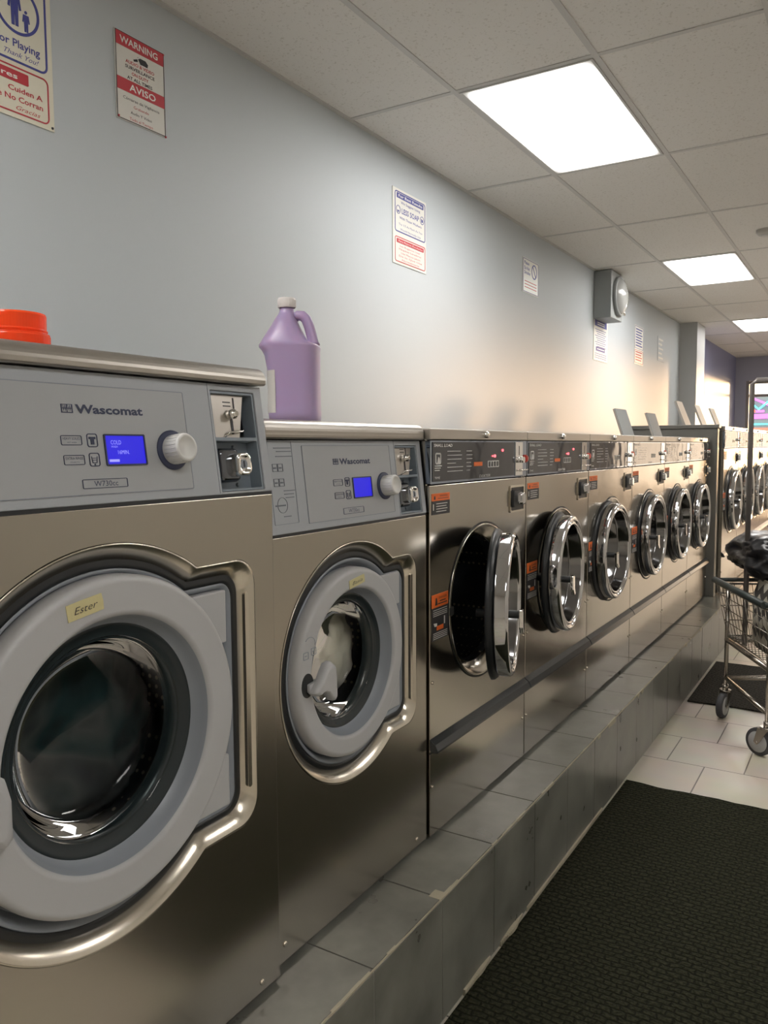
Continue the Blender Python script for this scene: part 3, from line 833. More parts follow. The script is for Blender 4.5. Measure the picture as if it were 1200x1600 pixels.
def make_round_washer(label, wd=.690, s=1.0, T=1.443, flap=None):
    """origin: front lower corner nearest the camera, on the plinth"""
    root = thing('coin_washer', (0, 0, P_), label, 'washing machine')
    hgt = T-P_; ys = wd/.69
    cyd, czd = .345*ys, (.933-P_)*s
    z_seam = (1.293-P_)*s if s != 1 else 1.293-P_
    z_cap = hgt-.030*s
    D = .62; g = .004
    b = B()
    b.plate(rect(g, wd-g, .012, z_seam-.002), [circle(cyd, czd, .225*s, 80)], -.012, 0)
    b.box(-D, -.012, g, g+.01, .012, hgt-.001); b.box(-D, -.012, wd-g-.01, wd-g, .012, hgt-.001)
    b.box(-D, -D+.01, g, wd-g, .012, hgt-.001); b.box(-D, -.012, g, wd-g, .012, .022)
    b.build('cabinet', 'steel_d', root, bevel=.0012)
    B().box(-D+.02, -.03, .03, wd-.03, 0, .014).build('base', 'black', root)
    b = B(); b.lathe([(.232*s, .0005), (.232*s, .003), (.224*s, .004), (.205*s, -.022), (.196*s, -.026), (.190*s, -.04)], cyd, czd, 96)
    rg = b.build('door_frame', 'steel_d', root)
    b = B(); b.lathe([(.236*s, .0003), (.236*s, .0022), (.231*s, .0024), (.231*s, .0003)], cyd, czd, 96, close=True); b.build('frame_seam', 'black', rg)
    b = B(); b.lathe([(.192*s, -.03), (.186*s, -.05), (.190*s, -.055), (.215*s, -.08), (.215*s, -.45), (.0001, -.45)], cyd, czd, 72)
    b.build('drum', 'drum_holes', root)
    b = B(); b.box(-.03, .006, cyd-.232*s, cyd-.205*s, czd-.012, czd+.014); b.build('latch', 'black', rg, bevel=.004)
    door = make_round_door(root, s, None)
    door.location = (-.008, cyd+.216*s+.002, czd)
    # control strip
    zb, zt_ = z_seam+.002, z_cap-.002
    b = B(); b.plate(rrect(g, wd-g, zb, zt_, .003), [], -.012, .002)
    b.box(-.05, -.012, g, wd-g, zb, zt_)
    cp = b.build('control_panel', 'chrome_dark', root, bevel=.001)
    fr = (Vector((.002, 0, 0)), Vector((0, 1, 0)), Vector((0, 0, 1)), Vector((1, 0, 0)))
    hz = zt_-zb
    b = B(); fplate(b, rrect(.015, .575*ys, zb+.006, zt_-.004, .003), fr, 0, .0015); ov = b.build('dark_overlay', 'overlay', cp)
    b = B()
    text(b, 'SMALL LOAD', .022, .13, zt_-.017, .008, fr, x=.0022, bold=.01)
    text(b, 'TIME', .025, .055, zb+.013, .006, fr, x=.0022)
    outline(b, .030, .062, zb+.052*s, zb+.083*s, .006, .004, fr, .0022)
    b.plate([(.040, zb+.052*s), (.058, zb+.052*s), (.053, zb+.070*s), (.046, zb+.072*s)], [], 0, .0022, fr=fr)
    for i in range(3): fplate(b, rect(.026, .066-.006*i, zb+.047*s-.006*i, zb+.049*s-.006*i), fr, 0, .0022)
    random.seed(5)
    for i in range(6):
        fplate(b, rect(.10, .10+random.uniform(.05, .10), zt_-.030-.011*i, zt_-.0285-.011*i), fr, 0, .0022)
        fplate(b, rect(.22, .22+random.uniform(.02, .04), zt_-.030-.011*i, zt_-.0285-.011*i), fr, 0, .0022)
    text(b, 'DEXTER', .305, .385, zb+.008, .008, fr, x=.0022, shear=.3)
    b.build('panel_print', 'white', ov)
    b = B(); fplate(b, rrect(.270, .328, zb+.042*s, zb+.054*s, .002), fr, .0015, .0022); b.build('orange_tag', 'orange', ov)
    b = B(); outline(b, .368, .448, zb+.036*s, zb+.056*s, .002, .0022, fr, .003)
    for q in (.388, .408, .428): fplate(b, rect(q-.0015, q+.0015, zb+.036*s, zb+.056*s), fr, .0015, .003)
    b.build('cycle_buttons', 'white', ov)
    for i, (q, v, rad) in enumerate(((.418, .070, .0045), (.402, .070, .0025), (.478, .087, .004))):
        b = B(); b.lathe([(rad, 0), (rad, .003), (.0001, .004)], q, zb+v*s, 14, cx=.0035); b.build('indicator_light', 'led', ov)
    # coin chute plate at the right end of the strip
    b = B(); fplate(b, rect(.585*ys, .645*ys, zb+.003, zt_-.003), fr, 0, .003); ch = b.build('coin_chute', 'chrome', cp, bevel=.001)
    b = B(); b.tube([(.004, .615*ys, zb+.055*s), (.022, .615*ys, zb+.055*s)], .010, 16)
    b.tube([(.010, .600*ys, zb+.020), (.016, .660*ys, zb+.022)], .003, 8); b.build('coin_return', 'chrome', ch)
    b = B(); b.plate(rect(.612*ys, .616*ys, zb+.07, zb+.10), [], .003, .0055); b.build('coin_slot', 'ink', ch)
    b = B(); b.lathe([(.013*s, 0), (.013*s, .006), (.009*s, .011), (.0001, .012)], .668*ys, zb+.058*s, 20, cx=.002); b.build('start_button', 'redp', cp)
    # cap along the top with lock
    b = B(); b.box(-D, .004, g*.5, wd-g*.5, z_cap, hgt)
    cap = b.build('top_cover', 'steel_lid', root, bevel=.003)
    b = B(); b.lathe([(.010, 0), (.010, .008), (.008, .011), (.0001, .011)], wd/2+.005, z_cap+.016*s, 20, cx=.004); b.build('cover_lock', 'chrome', cap)
    if flap:
        hx, tx, z1, y0, y1 = flap
        fl = B()
        q = Vector((tx-hx, 0, z1-hgt)).normalized(); nrm = Vector((q.z, 0, -q.x))
        p0 = Vector((hx, 0, hgt)); p1 = Vector((tx, 0, z1))
        vs = []
        for yy in (y0, y1):
            for pp in (p0, p1):
                for t in (0, .004): v = pp+nrm*t; vs.append((v.x, yy, v.z))
        fl.add(vs, [(0, 1, 3, 2), (4, 6, 7, 5), (0, 4, 5, 1), (2, 3, 7, 6), (0, 2, 6, 4), (1, 5, 7, 3)])
        fo = fl.build('soap_hatch', 'boxgrey', cap)
        fl = B()
        for yy in (y0, y1-.004):
            vs = []
            for y3 in (yy, yy+.004):
                for pp in (p0, p1):
                    for t in (-.010, .0): v = pp+nrm*t; vs.append((v.x, y3, v.z))
            fl.add(vs, [(0, 1, 3, 2), (4, 6, 7, 5), (0, 4, 5, 1), (2, 3, 7, 6), (0, 2, 6, 4), (1, 5, 7, 3)])
        fl.build('hatch_rim', 'steel_lid', fo)
    # coin box
    a0, a1, q0, q1 = .546*ys, .664*ys, z_seam-.113*s, z_seam-.026*s
    b = B(); b.plate(rrect(a0, a1, q0, q1, .006), [rrect(a0+.006, a1-.006, q0+.006, q1-.006, .003)], 0, .004)
    cb_ = b.build('coin_box_frame', 'steel_b', root, bevel=.001)
    B().plate(rect(a0+.005, a1-.005, q0+.005, q1-.005), [], .0, .0018).build('coin_box_back', 'black', cb_)
    b = B(); b.loft([[(.002, a, q) for a, q in rrect(a0+.010, a0+.070, q0+.016, q1-.014, .006)], [(.012, a, q) for a, q in rrect(a0+.012, a0+.068, q0+.018, q1-.016, .006)]], cap1=True)
    cd = b.build('coin_box_door', 'black', cb_)
    b = B(); b.loft([[(.008, a, q) for a, q in rrect(a0+.042, a0+.076, q0+.024, q1-.022, .010)], [(.026, a, q) for a, q in rrect(a0+.043, a0+.075, q0+.025, q1-.023, .010)], [(.028, a, q) for a, q in rrect(a0+.047, a0+.071, q0+.029, q1-.027, .008)]], cap1=True)
    b.build('lock', 'chrome_rim', cd)
    # warning stickers
    F0 = (Vector((0, 0, 0)), Vector((0, 1, 0)), Vector((0, 0, 1)), Vector((1, 0, 0)))
    zt1 = z_seam-.024
    b = B(); fplate(b, rect(.015, .120, zt1-.057, zt1-.018), F0, 0, .0008); fplate(b, rect(.015, .120, zt1-.020, zt1), F0, 0, .0009, mi=1)
    s1 = b.build('warning_sticker', ['ink', 'orange'], root)
    b = B()
    text(b, 'WARNING', .060, .105, zt1-.009, .0045, F0, x=.0013); fplate(b, rect(.05, .112, zt1-.0145, zt1-.013), F0, 0, .0013)
    b.plate([(.026, zt1-.016), (.036, zt1-.016), (.034, zt1-.007), (.028, zt1-.007)], [], 0, .0013)
    b.build('sticker_heading', 'ink', s1)
    b = B()
    for i in range(4): fplate(b, rect(.040, .105-.006*(i % 2), zt1-.029-.007*i, zt1-.027-.007*i), F0, 0, .0012)
    fplate(b, rect(.022, .026, zt1-.045, zt1-.028), F0, 0, .0012)
    b.build('sticker_print', 'white', s1)
    zt2 = (.995-P_)*s
    b = B(); fplate(b, rect(.015, .111, zt2-.126, zt2-.034), F0, 0, .0008); fplate(b, rect(.015, .111, zt2-.036, zt2), F0, 0, .0009, mi=1)
    fplate(b, rect(.042, .082, zt2-.100, zt2-.088), F0, .0008, .0010, mi=1)
    s2 = b.build('warning_sticker', ['ink', 'orange'], root)
    b = B()
    text(b, 'DANGER', .055, .100, zt2-.014, .006, F0, x=.0013); fplate(b, rect(.06, .095, zt2-.022, zt2-.019), F0, 0, .0013); fplate(b, rect(.05, .103, zt2-.029, zt2-.026), F0, 0, .0013)
    b.plate([(.033, zt2-.03), (.047, zt2-.03), (.043, zt2-.010), (.037, zt2-.010)], [], 0, .0013)
    b.build('sticker_heading', 'ink', s2)
    b = B()
    for v in (.042, .048, .053, .058, .106, .111, .116, .121): fplate(b, rect(.022, .104-.1*(v % .007), zt2-v-.0016, zt2-v), F0, 0, .0012)
    b.plate([(.024, zt2-.078), (.044, zt2-.080), (.044, zt2-.088), (.030, zt2-.088)], [], 0, .0012); fplate(b, rect(.085, .091, zt2-.088, zt2-.066), F0, 0, .0012)
    b.build('sticker_print', 'white', s2)
    # ridge above the lower panel
    zk = (.583-P_)*s
    b = B(); b.extrude_y([(-.002, zk+.020), (.016, zk+.006), (.024, zk-.010), (.024, zk-.016), (.012, zk-.018), (-.002, zk-.012)], g, wd-g)
    b.build('pull_strip', 'toe', root, bevel=.001)
    b = B(); b.box(-.002, .0006, g, wd-g, zk-.024, zk-.018); b.build('panel_gap', 'black', root)
    for ys_, zz in ((.018, .44*s), (wd-.016, .436*s), (.016, .150*s), (wd-.018, .148*s)):
        b = B(); b.lathe([(.0045, 0), (.0045, .002), (.003, .0035), (.0001, .0035)], ys_, zz, 12, cx=0); b.build('screw', 'steel_b', root)
    return root, door

FXD, DY0, DW = 1.1011, 1.8618, .6885
LBL = ['steel coin washer with its round chrome door standing open, beside the second large washer',
       'steel coin washer with a thick chrome door slightly ajar, second of the chrome-door row',
       'steel coin washer with a shut chrome door, third of the chrome-door row, no hatch raised',
       'steel coin washer in sunlight with the nearer of two raised grey soap hatches on top',
       'steel coin washer with the farther raised grey hatch, last but one before the end panel',
       'steel coin washer against the tall grey end panel, last of the nearer chrome-door row']
proto, pdoor = make_round_washer(LBL[0])
protof, pdf = make_round_washer(LBL[3], flap=(-.15, -.20, 1.592-P_, .39, .61))
def drop_lit(o):
    for c_ in kids(o):
        if c_.name.startswith(('indicator_light', 'orange_tag')): bpy.data.objects.remove(c_)
        else: drop_lit(c_)
def door_of(r): return [c for c in kids(r) if c.name.startswith('door') and not c.name.startswith('door_')][0]
plain = []
angles = [17, 6, 0, 0, 0, 0]
for i in range(6):
    src = protof if i in (3, 4) else proto
    if i == 0: o = proto
    elif i == 3: o = protof
    else: o = copy_tree(src)
    o.location = (FXD, DY0+DW*i, P_); o['label'] = LBL[i]; o['group'] = 'round-door washers before the end panel'
    if i >= 2: plain.append(o)
    dd = door_of(o); dd.rotation_euler = (0, 0, R(angles[i])); dd.location.y -= (.058, .026, .012, .012, .012, .010)[i]
LB2 = ['taller coin washer with open soap hatch just beyond the tall grey end panel',
       'taller coin washer behind the upright pole of the cart, second past the end panel',
       'taller coin washer above the black rubbish bag, third past the end panel',
       'taller coin washer at the right edge, fourth past the end panel']
p2, d2 = make_round_washer(LB2[0], wd=.72, s=1.08, T=1.530, flap=(-.31, -.39, 1.73-P_, .24, .46))
for i in range(4):
    o = p2 if i == 0 else copy_tree(p2)
    plain.append(o); o.location = (1.175, 6.15+.722*i, P_); o['label'] = LB2[i]; o['group'] = 'taller washers beyond the end panel'
    if i == 3:
        for c_ in kids(o):
            if c_.name.startswith('top_cover'):
                for q in kids(c_):
                    if q.name.startswith('soap_hatch'):
                        for z in kids(q): bpy.data.objects.remove(z)
                        bpy.data.objects.remove(q)

for o in plain: drop_lit(o)
# tall end panel between the two rows
ep = B(); ep.box(.53, 1.150, 6.03, 6.115, P_, 1.512)
eo = ep.build('end_panel', 'panel_end', None, (.84, 6.07, P_), bevel=.004)
tag(eo, 'tall grey laminate end panel standing between the two rows of chrome-door washers', 'partition panel')
ep = B(); ep.box(.50, 1.160, 6.015, 6.13, 1.512, 1.538); ep.build('top_cap', 'panel_end', eo, (.84, 6.07, P_), bevel=.003)

# ------------------------------------------------------------------ jug
def jug():
    root = thing('detergent_jug', (.955, 1.468, 1.4525), 'purple gallon jug with white cap and side handle on the second washer', 'bottle')
    root.rotation_euler = (0, 0, R(27))
    k = .00036
    zs = [(0, 95, 385, .75), (.004, 78, 396, .85), (.02, 74, 398, .93), (.03, 78, 395, .92), (.06, 78, 394, .92), (.12, 70, 394, .93), (.150, 55, 395, .97), (.160, 40, 394, .98), (.168, 22, 398, 1.0), (.173, 22, 394, 1.0), (.178, 32, 352, .98), (.184, 42, 326, .95), (.195, 60, 305, .9), (.205, 76, 290, .82), (.218, 98, 272, .72), (.232, 118, 256, .6), (.244, 138, 244, .45), (.250, 146, 238, .36), (.262, 148, 236, .34)]
    loops = []
    for z, l, r_, q in zs:
        l -= 210; r_ -= 210
        c_, a = (l+r_)/2*k, (r_-l)/2*k
        bb = .060*q if z > .2 else .060*q
        if z > .24: bb = a
        e = 3.2 if z < .18 else (2.0 + 1.2*max(0, (.24-z)/.06))
        n = 48; lp = []
        for i in range(n):
            t = 2*PI*i/n; cc, ss = math.cos(t), math.sin(t)
            lp.append((c_+a*math.copysign(abs(cc)**(2/e), cc), bb*math.copysign(abs(ss)**(2/e), ss), z))
        loops.append(lp)
    b = B(); b.loft(loops, cap0=True, cap1=True); body = b.build('body', 'jug', root)
    b = B(); hp = [(242, .236), (262, .241), (292, .240), (316, .232), (334, .215), (348, .196), (358, .180), (364, .172)]
    b.tube([((u-210)*k, 0, z) for u, z in hp], [.010, .0115, .012, .012, .012, .012, .012, .014], 16); b.build('handle', 'jug', root)
    b = B(); cxn = (192-210)*k
    b.lathe([(.0185, .258), (.0205, .259), (.0205, .277), (.0190, .280), (.0001, .280)], 0, 0, 40, cx=cxn, axis='z', smooth=False)
    # ribs
    for i in range(36):
        a = 2*PI*i/36; b.tube([(cxn+.0205*math.cos(a), .0205*math.sin(a), .260), (cxn+.0205*math.cos(a), .0205*math.sin(a), .276)], .0006, 4)
    b.build('cap', 'jugcap', root)
    # label wrapping the left end
    b = B(); loops = []
    for z in (.020, .075, .115):
        l = (76-210)*k if z < .1 else (72-210)*k; r_ = (394-210)*k; c_, a = (l+r_)/2, (r_-l)/2+.0012; bb = .0565; lp = []
        for i in range(19):
            t = R(150+ i*60/18*1.6); cc, ss = math.cos(t), math.sin(t)
            lp.append((c_+a*math.copysign(abs(cc)**(2/3.2), cc), bb*math.copysign(abs(ss)**(2/3.2), ss), z))
        loops.append(lp)
    vs = [p for l in loops for p in l]; n = 19
    b.add(vs, [(j*n+i, j*n+i+1, (j+1)*n+i+1, (j+1)*n+i) for j in range(2) for i in range(n-1)], 0, True)
    lb = b.build('label', 'label', root)
    b = B(); fr = (Vector(((56-210)*k-.006, -.058, 0)), Vector((-.25, .15, 0)).normalized(), Vector((0, 0, 1)), Vector((-.3, -1, 0)).normalized())
    return root
jug()

# orange cup
def cup():
    root = thing('measuring_cap', (.875, .832, 1.545), 'translucent orange threaded plastic lid resting on the nearest washer', 'cap')
    b = B()
    prof = [(.0001, .0), (.052, .0), (.055, .003), (.0555, .036), (.0545, .038), (.0545, .040), (.0500, .0405), (.0500, .043), (.0515, .044), (.0515, .046), (.0495, .047), (.0500, .070), (.0485, .0735), (.0455, .0735), (.045, .05), (.047, .038), (.049, .006), (.0001, .005)]
    b.lathe(prof, 0, 0, 64, axis='z', smooth=False); b.build('shell', 'orange_t', root, bevel=.0006)
    b = B()
    for i in range(40):
        a = 2*PI*i/40; b.tube([(.0545*math.cos(a), .0545*math.sin(a), .004), (.0543*math.cos(a), .0543*math.sin(a), .029)], .0008, 4)
    b.build('grip_ribs', 'orange_t', root)
    return root
cup()

# ------------------------------------------------------------------ wall signs
def sign(y0, y1, z0, z1, base, label, tilt=0.0, x=.004):
    b = B(); b.box(x-.003, x, y0, y1, z0, z1)
    o = b.build('wall_sign', base, None, (0, (y0+y1)/2, (z0+z1)/2)); tag(o, label, 'sign'); o.location = (0, (y0+y1)/2, (z0+z1)/2)
    return o, (0, (y0+y1)/2, (z0+z1)/2), (Vector((x, 0, 0)), Vector((0, 1, 0)), Vector((0, 0, 1)), Vector((1, 0, 0)))
def sub(b, name, m, so_): b.build(name, m, so_[0], so_[1]); return b
# children-playing notice (cut by the left edge)
s_ = sign(1.215, 1.578, 2.325, 2.785, 'cream', 'cream notice with navy adult and child symbol, cut off by the left edge'); fr = s_[2]
b = B(); outline(b, 1.232, 1.562, 2.478, 2.770, .022, .006, fr)
b.plate(circle(1.470, 2.626, .070, 48), [circle(1.470, 2.626, .062, 48)], 0, .0012, fr=fr)
def pers(cy_, zb_, hh, fr_):
    b.plate(circle(cy_, zb_+hh*.92, hh*.075, 20), [], 0, .0012, fr=fr_)
    b.plate([(cy_-hh*.15, zb_+hh*.80), (cy_+hh*.15, zb_+hh*.80), (cy_+hh*.20, zb_+hh*.45), (cy_+hh*.14, zb_+hh*.43), (cy_+hh*.11, zb_+hh*.65), (cy_+hh*.10, zb_), (cy_+hh*.015, zb_), (cy_, zb_+hh*.42), (cy_-hh*.015, zb_), (cy_-hh*.10, zb_), (cy_-hh*.11, zb_+hh*.65), (cy_-hh*.14, zb_+hh*.43), (cy_-hh*.20, zb_+hh*.45)], [], 0, .0012, fr=fr_)
pers(1.462, 2.578, .105, fr); pers(1.497, 2.573, .058, fr)
text(b, 'or Playing', 1.412, 1.538, 2.520, .021, fr, bold=.018); text(b, 'Thank You!', 1.425, 1.533, 2.494, .014, fr, shear=.4)
sub(b, 'navy_print', 'indigo', s_)
b = B(); outline(b, 1.232, 1.562, 2.338, 2.466, .018, .004, fr)
fplate(b, rrect(1.30, 1.497, 2.424, 2.455, .003), fr, 0, .0012)
text(b, 'Cuiden A', 1.432, 1.541, 2.398, .014, fr, bold=.02); text(b, 'Que No Corran', 1.365, 1.541, 2.372, .015, fr, bold=.02); text(b, 'Gracias', 1.455, 1.532, 2.349, .012, fr, shear=.4)
sub(b, 'red_print', 'red', s_)
b = B(); text(b, 'res', 1.412, 1.462, 2.432, .014, fr, bold=.018, x=.0018); sub(b, 'banner_lettering', 'white', s_)
b = B(); b.lathe([(.004, 0), (.003, .003), (.0001, .003)], 1.571, 2.334, 10, cx=.004); sub(b, 'pin', 'ink', s_)
# surveillance warning
s_ = sign(1.811, 2.018, 2.448, 2.722, 'paper', 'white and red WARNING and AVISO video surveillance sign high on the wall'); fr = s_[2]
b = B(); fplate(b, rect(1.815, 2.014, 2.677, 2.718), fr); fplate(b, rect(1.815, 2.014, 2.540, 2.579), fr)
text(b, 'AUDIO & VIDEO', 1.852, 1.972, 2.632, .010, fr, bold=.02); text(b, 'ON DUTY', 1.876, 1.946, 2.599, .010, fr, bold=.02)
text(b, 'Grabando', 1.880, 1.944, 2.496, .009, fr); text(b, 'Todo el Tiempo', 1.862, 1.960, 2.456, .009, fr)
sub(b, 'red_print', 'red', s_)
b = B(); outline(b, 1.813, 2.016, 2.450, 2.720, .001, .002, fr, .0014)
text(b, 'SURVEILLANCE', 1.850, 1.973, 2.616, .010, fr, bold=.02); text(b, 'AT ALL TIMES', 1.857, 1.962, 2.583, .010, fr, bold=.02)
text(b, 'Cámaras de Vigilancia', 1.838, 1.990, 2.516, .009, fr); text(b, 'Audio Y Video', 1.867, 1.956, 2.476, .009, fr)
b.plate([(1.902, 2.664), (1.935, 2.664), (1.945, 2.655), (1.942, 2.645), (1.915, 2.645)], [], 0, .002, fr=fr)
b.plate([(1.885, 2.651), (1.900, 2.657), (1.902, 2.650), (1.887, 2.646)], [], 0, .002, fr=fr)
sub(b, 'black_print', 'ink', s_)
b = B(); text(b, 'WARNING', 1.830, 1.988, 2.687, .021, fr, bold=.018, x=.0016); text(b, 'AVISO', 1.864, 1.975, 2.548, .021, fr, bold=.018, x=.0016)
b.plate([(1.900, 2.657), (1.912, 2.664), (1.905, 2.664), (1.894, 2.657)], [], 0, .0024, fr=fr); fplate(b, rect(1.915, 1.94, 2.642, 2.645), fr, 0, .0024)
sub(b, 'banner_lettering', 'white', s_)
b = B()
for q in ((2.014, 2.716), (1.818, 2.455), (2.016, 2.449)): b.lathe([(.0035, 0), (.003, .003), (.0001, .003)], q[0], q[1], 10, cx=.004)
sub(b, 'pin', 'red', s_)
# less soap notice
s_ = sign(3.520, 3.866, 2.318, 2.690, 'paper', 'white notice about using LESS SOAP, blue upper half and red lower half'); fr = s_[2]
b = B(); outline(b, 3.540, 3.856, 2.478, 2.678, .016, .005, fr); fplate(b, rrect(3.560, 3.836, 2.645, 2.670, .003), fr, 0, .0012)
text(b, 'We Suggest Using', 3.600, 3.800, 2.622, .012, fr, bold=.01); text(b, 'LESS SOAP', 3.608, 3.788, 2.575, .026, fr, bold=.018)
text(b, 'With These Washers', 3.585, 3.815, 2.546, .012, fr, bold=.01); text(b, 'Try 1/2 As Much As You', 3.578, 3.822, 2.515, .010, fr); text(b, 'Would Normally Use', 3.592, 3.806, 2.490, .010, fr)
for q in (3.574, 3.822): b.plate(circle(q, 2.588, .021, 28), [circle(q, 2.588, .018, 28)], 0, .0012, fr=fr)
b.plate([(3.564, 2.585), (3.584, 2.585), (3.580, 2.576), (3.568, 2.576)], [], 0, .0012, fr=fr); b.plate([(3.812, 2.596), (3.828, 2.592), (3.832, 2.580), (3.816, 2.577)], [], 0, .0012, fr=fr)
sub(b, 'blue_print', 'indigo', s_)
b = B(); outline(b, 3.540, 3.856, 2.330, 2.455, .014, .004, fr); fplate(b, rrect(3.558, 3.838, 2.425, 2.445, .003), fr, 0, .0012)
for t, v, a, q in (('Les Rogamos Usar', 2.407, 3.59, 3.80), ('Máquinas Lavadoras', 2.391, 3.58, 3.81), ('Use Menos Jabón', 2.373, 3.60, 3.80), ('De lo Que Usa', 2.357, 3.58, 3.82), ('Normalmente', 2.340, 3.61, 3.79)):
    text(b, t, a, q, v, .009, fr)
sub(b, 'red_print', 'red', s_)
b = B(); text(b, 'For Best Results', 3.575, 3.822, 2.651, .013, fr, bold=.02, x=.0016); text(b, 'Para Mejores Resultados', 3.575, 3.825, 2.430, .009, fr, x=.0016); sub(b, 'banner_lettering', 'white', s_)
# small notice with circle
s_ = sign(5.245, 5.540, 2.450, 2.682, 'paper', 'small white notice with a circle symbol, between the LESS SOAP notice and the wall speaker'); fr = s_[2]
b = B(); outline(b, 5.250, 5.535, 2.455, 2.677, .006, .003, fr)
b.plate(circle(5.455, 2.610, .05, 30), [circle(5.455, 2.610, .042, 30)], 0, .0012, fr=fr); b.plate([(5.42, 2.648), (5.43, 2.648), (5.492, 2.574), (5.482, 2.574)], [], 0, .0012, fr=fr)
for t, v, a, q in (('Please', 2.640, 5.27, 5.36), ('Do Not', 2.605, 5.27, 5.37), ('Smoke', 2.575, 5.27, 5.38)): text(b, t, a, q, v, .022, fr, bold=.02)
sub(b, 'blue_print', 'indigo', s_)
b = B()
for v in (.03, .05, .07): fplate(b, rect(5.28, 5.50, 2.455+v, 2.460+v), fr, 0, .0012)
sub(b, 'red_print', 'red', s_)
# notice under the lamp
s_ = sign(6.862, 7.280, 2.133, 2.512, 'paper', 'white notice with two blue bands hanging directly under the wall speaker'); fr = s_[2]
b = B(); fplate(b, rect(6.89, 7.24, 2.425, 2.480), fr); fplate(b, rect(6.93, 7.19, 2.215, 2.250), fr)
for i in range(9): fplate(b, rect(6.90+.03*(i % 3), 7.22-.03*(i % 2), 2.395-.018*i, 2.400-.018*i), fr, 0, .001)
for i in range(3): fplate(b, rect(6.90, 7.24, 2.19-.018*i, 2.195-.018*i), fr, 0, .001)
sub(b, 'blue_print', 'indigo', s_)
b = B()
for v in (2.455, 2.438, 2.229): fplate(b, rect(6.96, 7.17, v, v+.008), fr, 0, .0016)
sub(b, 'banner_lettering', 'white', s_)
s_ = sign(8.215, 8.560, 2.212, 2.598, 'paper', 'white notice with dark upper print and red lower print, right of the wall speaker'); fr = s_[2]
b = B(); outline(b, 8.225, 8.55, 2.37, 2.59, .01, .004, fr)
for i in range(7): fplate(b, rect(8.26, 8.51-.03*(i % 2), 2.555-.027*i, 2.568-.027*i), fr, 0, .0012)
sub(b, 'blue_print', 'indigo', s_)
b = B(); outline(b, 8.225, 8.55, 2.225, 2.355, .01, .004, fr)
for i in range(4): fplate(b, rect(8.26, 8.51-.03*(i % 2), 2.33-.026*i, 2.341-.026*i), fr, 0, .0012)
sub(b, 'red_print', 'red', s_)
s_ = sign(9.20, 9.52, 2.33, 2.60, 'wall', 'farthest small faded notice on the wall before the pillar'); fr = s_[2]
b = B()
for i in range(5): fplate(b, rect(9.23, 9.45-.05*(i % 2), 2.555-.05*i, 2.575-.05*i), fr, 0, .0012)
b.plate(circle(9.33, 2.53, .035, 20), [circle(9.33, 2.53, .022, 20)], 0, .0013, fr=fr)
sub(b, 'print', 'paper', s_)

# boxed lamp / speaker on the wall
root = thing('wall_speaker', (0, 7.04, 2.69), 'grey box with a round domed chrome front, mounted high on the wall under the ceiling', 'speaker')
b = B(); b.box(0, .150, 6.855, 7.20, 2.475, 2.872); b.build('housing', 'boxgrey', root, root.location, bevel=.006)
b = B(); b.lathe([(.165, .150), (.168, .172), (.160, .180), (.150, .180)], 7.06, 2.675, 64); b.build('front_ring', 'boxgrey', root, root.location)
b = B(); b.lathe([(.152, .178), (.135, .198), (.10, .214), (.05, .222), (.0001, .224)], 7.06, 2.675, 64); b.build('dome', 'lens', root, root.location)
b = B(); b.tube([(.18, 7.13, 2.55), (.18, 7.16, 2.53)], .012, 10); b.build('bracket', 'chrome', root, root.location)

# ------------------------------------------------------------------ ceiling lights
LB = ['ceiling light panel behind the camera over the floor mat', 'large bright recessed ceiling light panel nearest the camera, above the chrome-door washers', 'second bright recessed ceiling light panel, further along the aisle',
      'third small bright recessed ceiling light panel, farthest toward the shop window',
      'added unseen fill light panel near the opposite wall, behind the camera', 'added unseen fill light panel near the opposite wall, level with the first visible light',
      'added unseen fill light panel near the opposite wall, level with the second visible light', 'added unseen fill light panel near the opposite wall, nearest the shop window']
lx0, lx1 = LX[0]+.0, LX[1]
lp0 = None
for i, (kk, cc) in enumerate(((-3, 0), (0, 0), (3, 0), (6, 0), (-3, 4), (0, 4), (3, 4), (6, 4))):  # the offset column holds unseen panels added for ambient fill
    yc = GY0+GP*kk+GP/2; xc = (lx0+lx1)/2+.5955*cc
    if lp0 is None:
        lp0 = thing('ceiling_light', (xc, yc, H), LB[i], 'ceiling light', 'recessed ceiling light panels')
        b = B(); hx, hy = .2835, .598
        b.plate([(-hx, -hy), (hx, -hy), (hx, hy), (-hx, hy)], [[(-hx+.010, -hy+.010), (hx-.010, -hy+.010), (hx-.010, hy-.010), (-hx+.010, hy-.010)]], -.007, -.001,
                fr=(Vector((0, 0, 0)), Vector((1, 0, 0)), Vector((0, 1, 0)), Vector((0, 0, 1))))
        b.build('frame', 'grid', lp0)
        B().box(-hx+.009, hx-.009, -hy+.009, hy-.009, -.005, -.0035).build('diffuser', 'diff', lp0)
    else:
        o = copy_tree(lp0); o.location = (xc, yc, H); o['label'] = LB[i]
root = thing('smoke_detector', (1.40, 6.236, H), 'round smoke detector on the ceiling at the right edge, beyond the first light', 'smoke detector')
b = B(); b.lathe([(.07, 0), (.07, -.02), (.055, -.035), (.0001, -.038)], 0, 0, 32, axis='z'); b.build('housing', 'detector', root)
b = B(); b.lathe([(.045, -.036), (.043, -.042), (.0001, -.042)], 0, 0, 24, axis='z'); b.build('sensor_cap', 'grid', root)

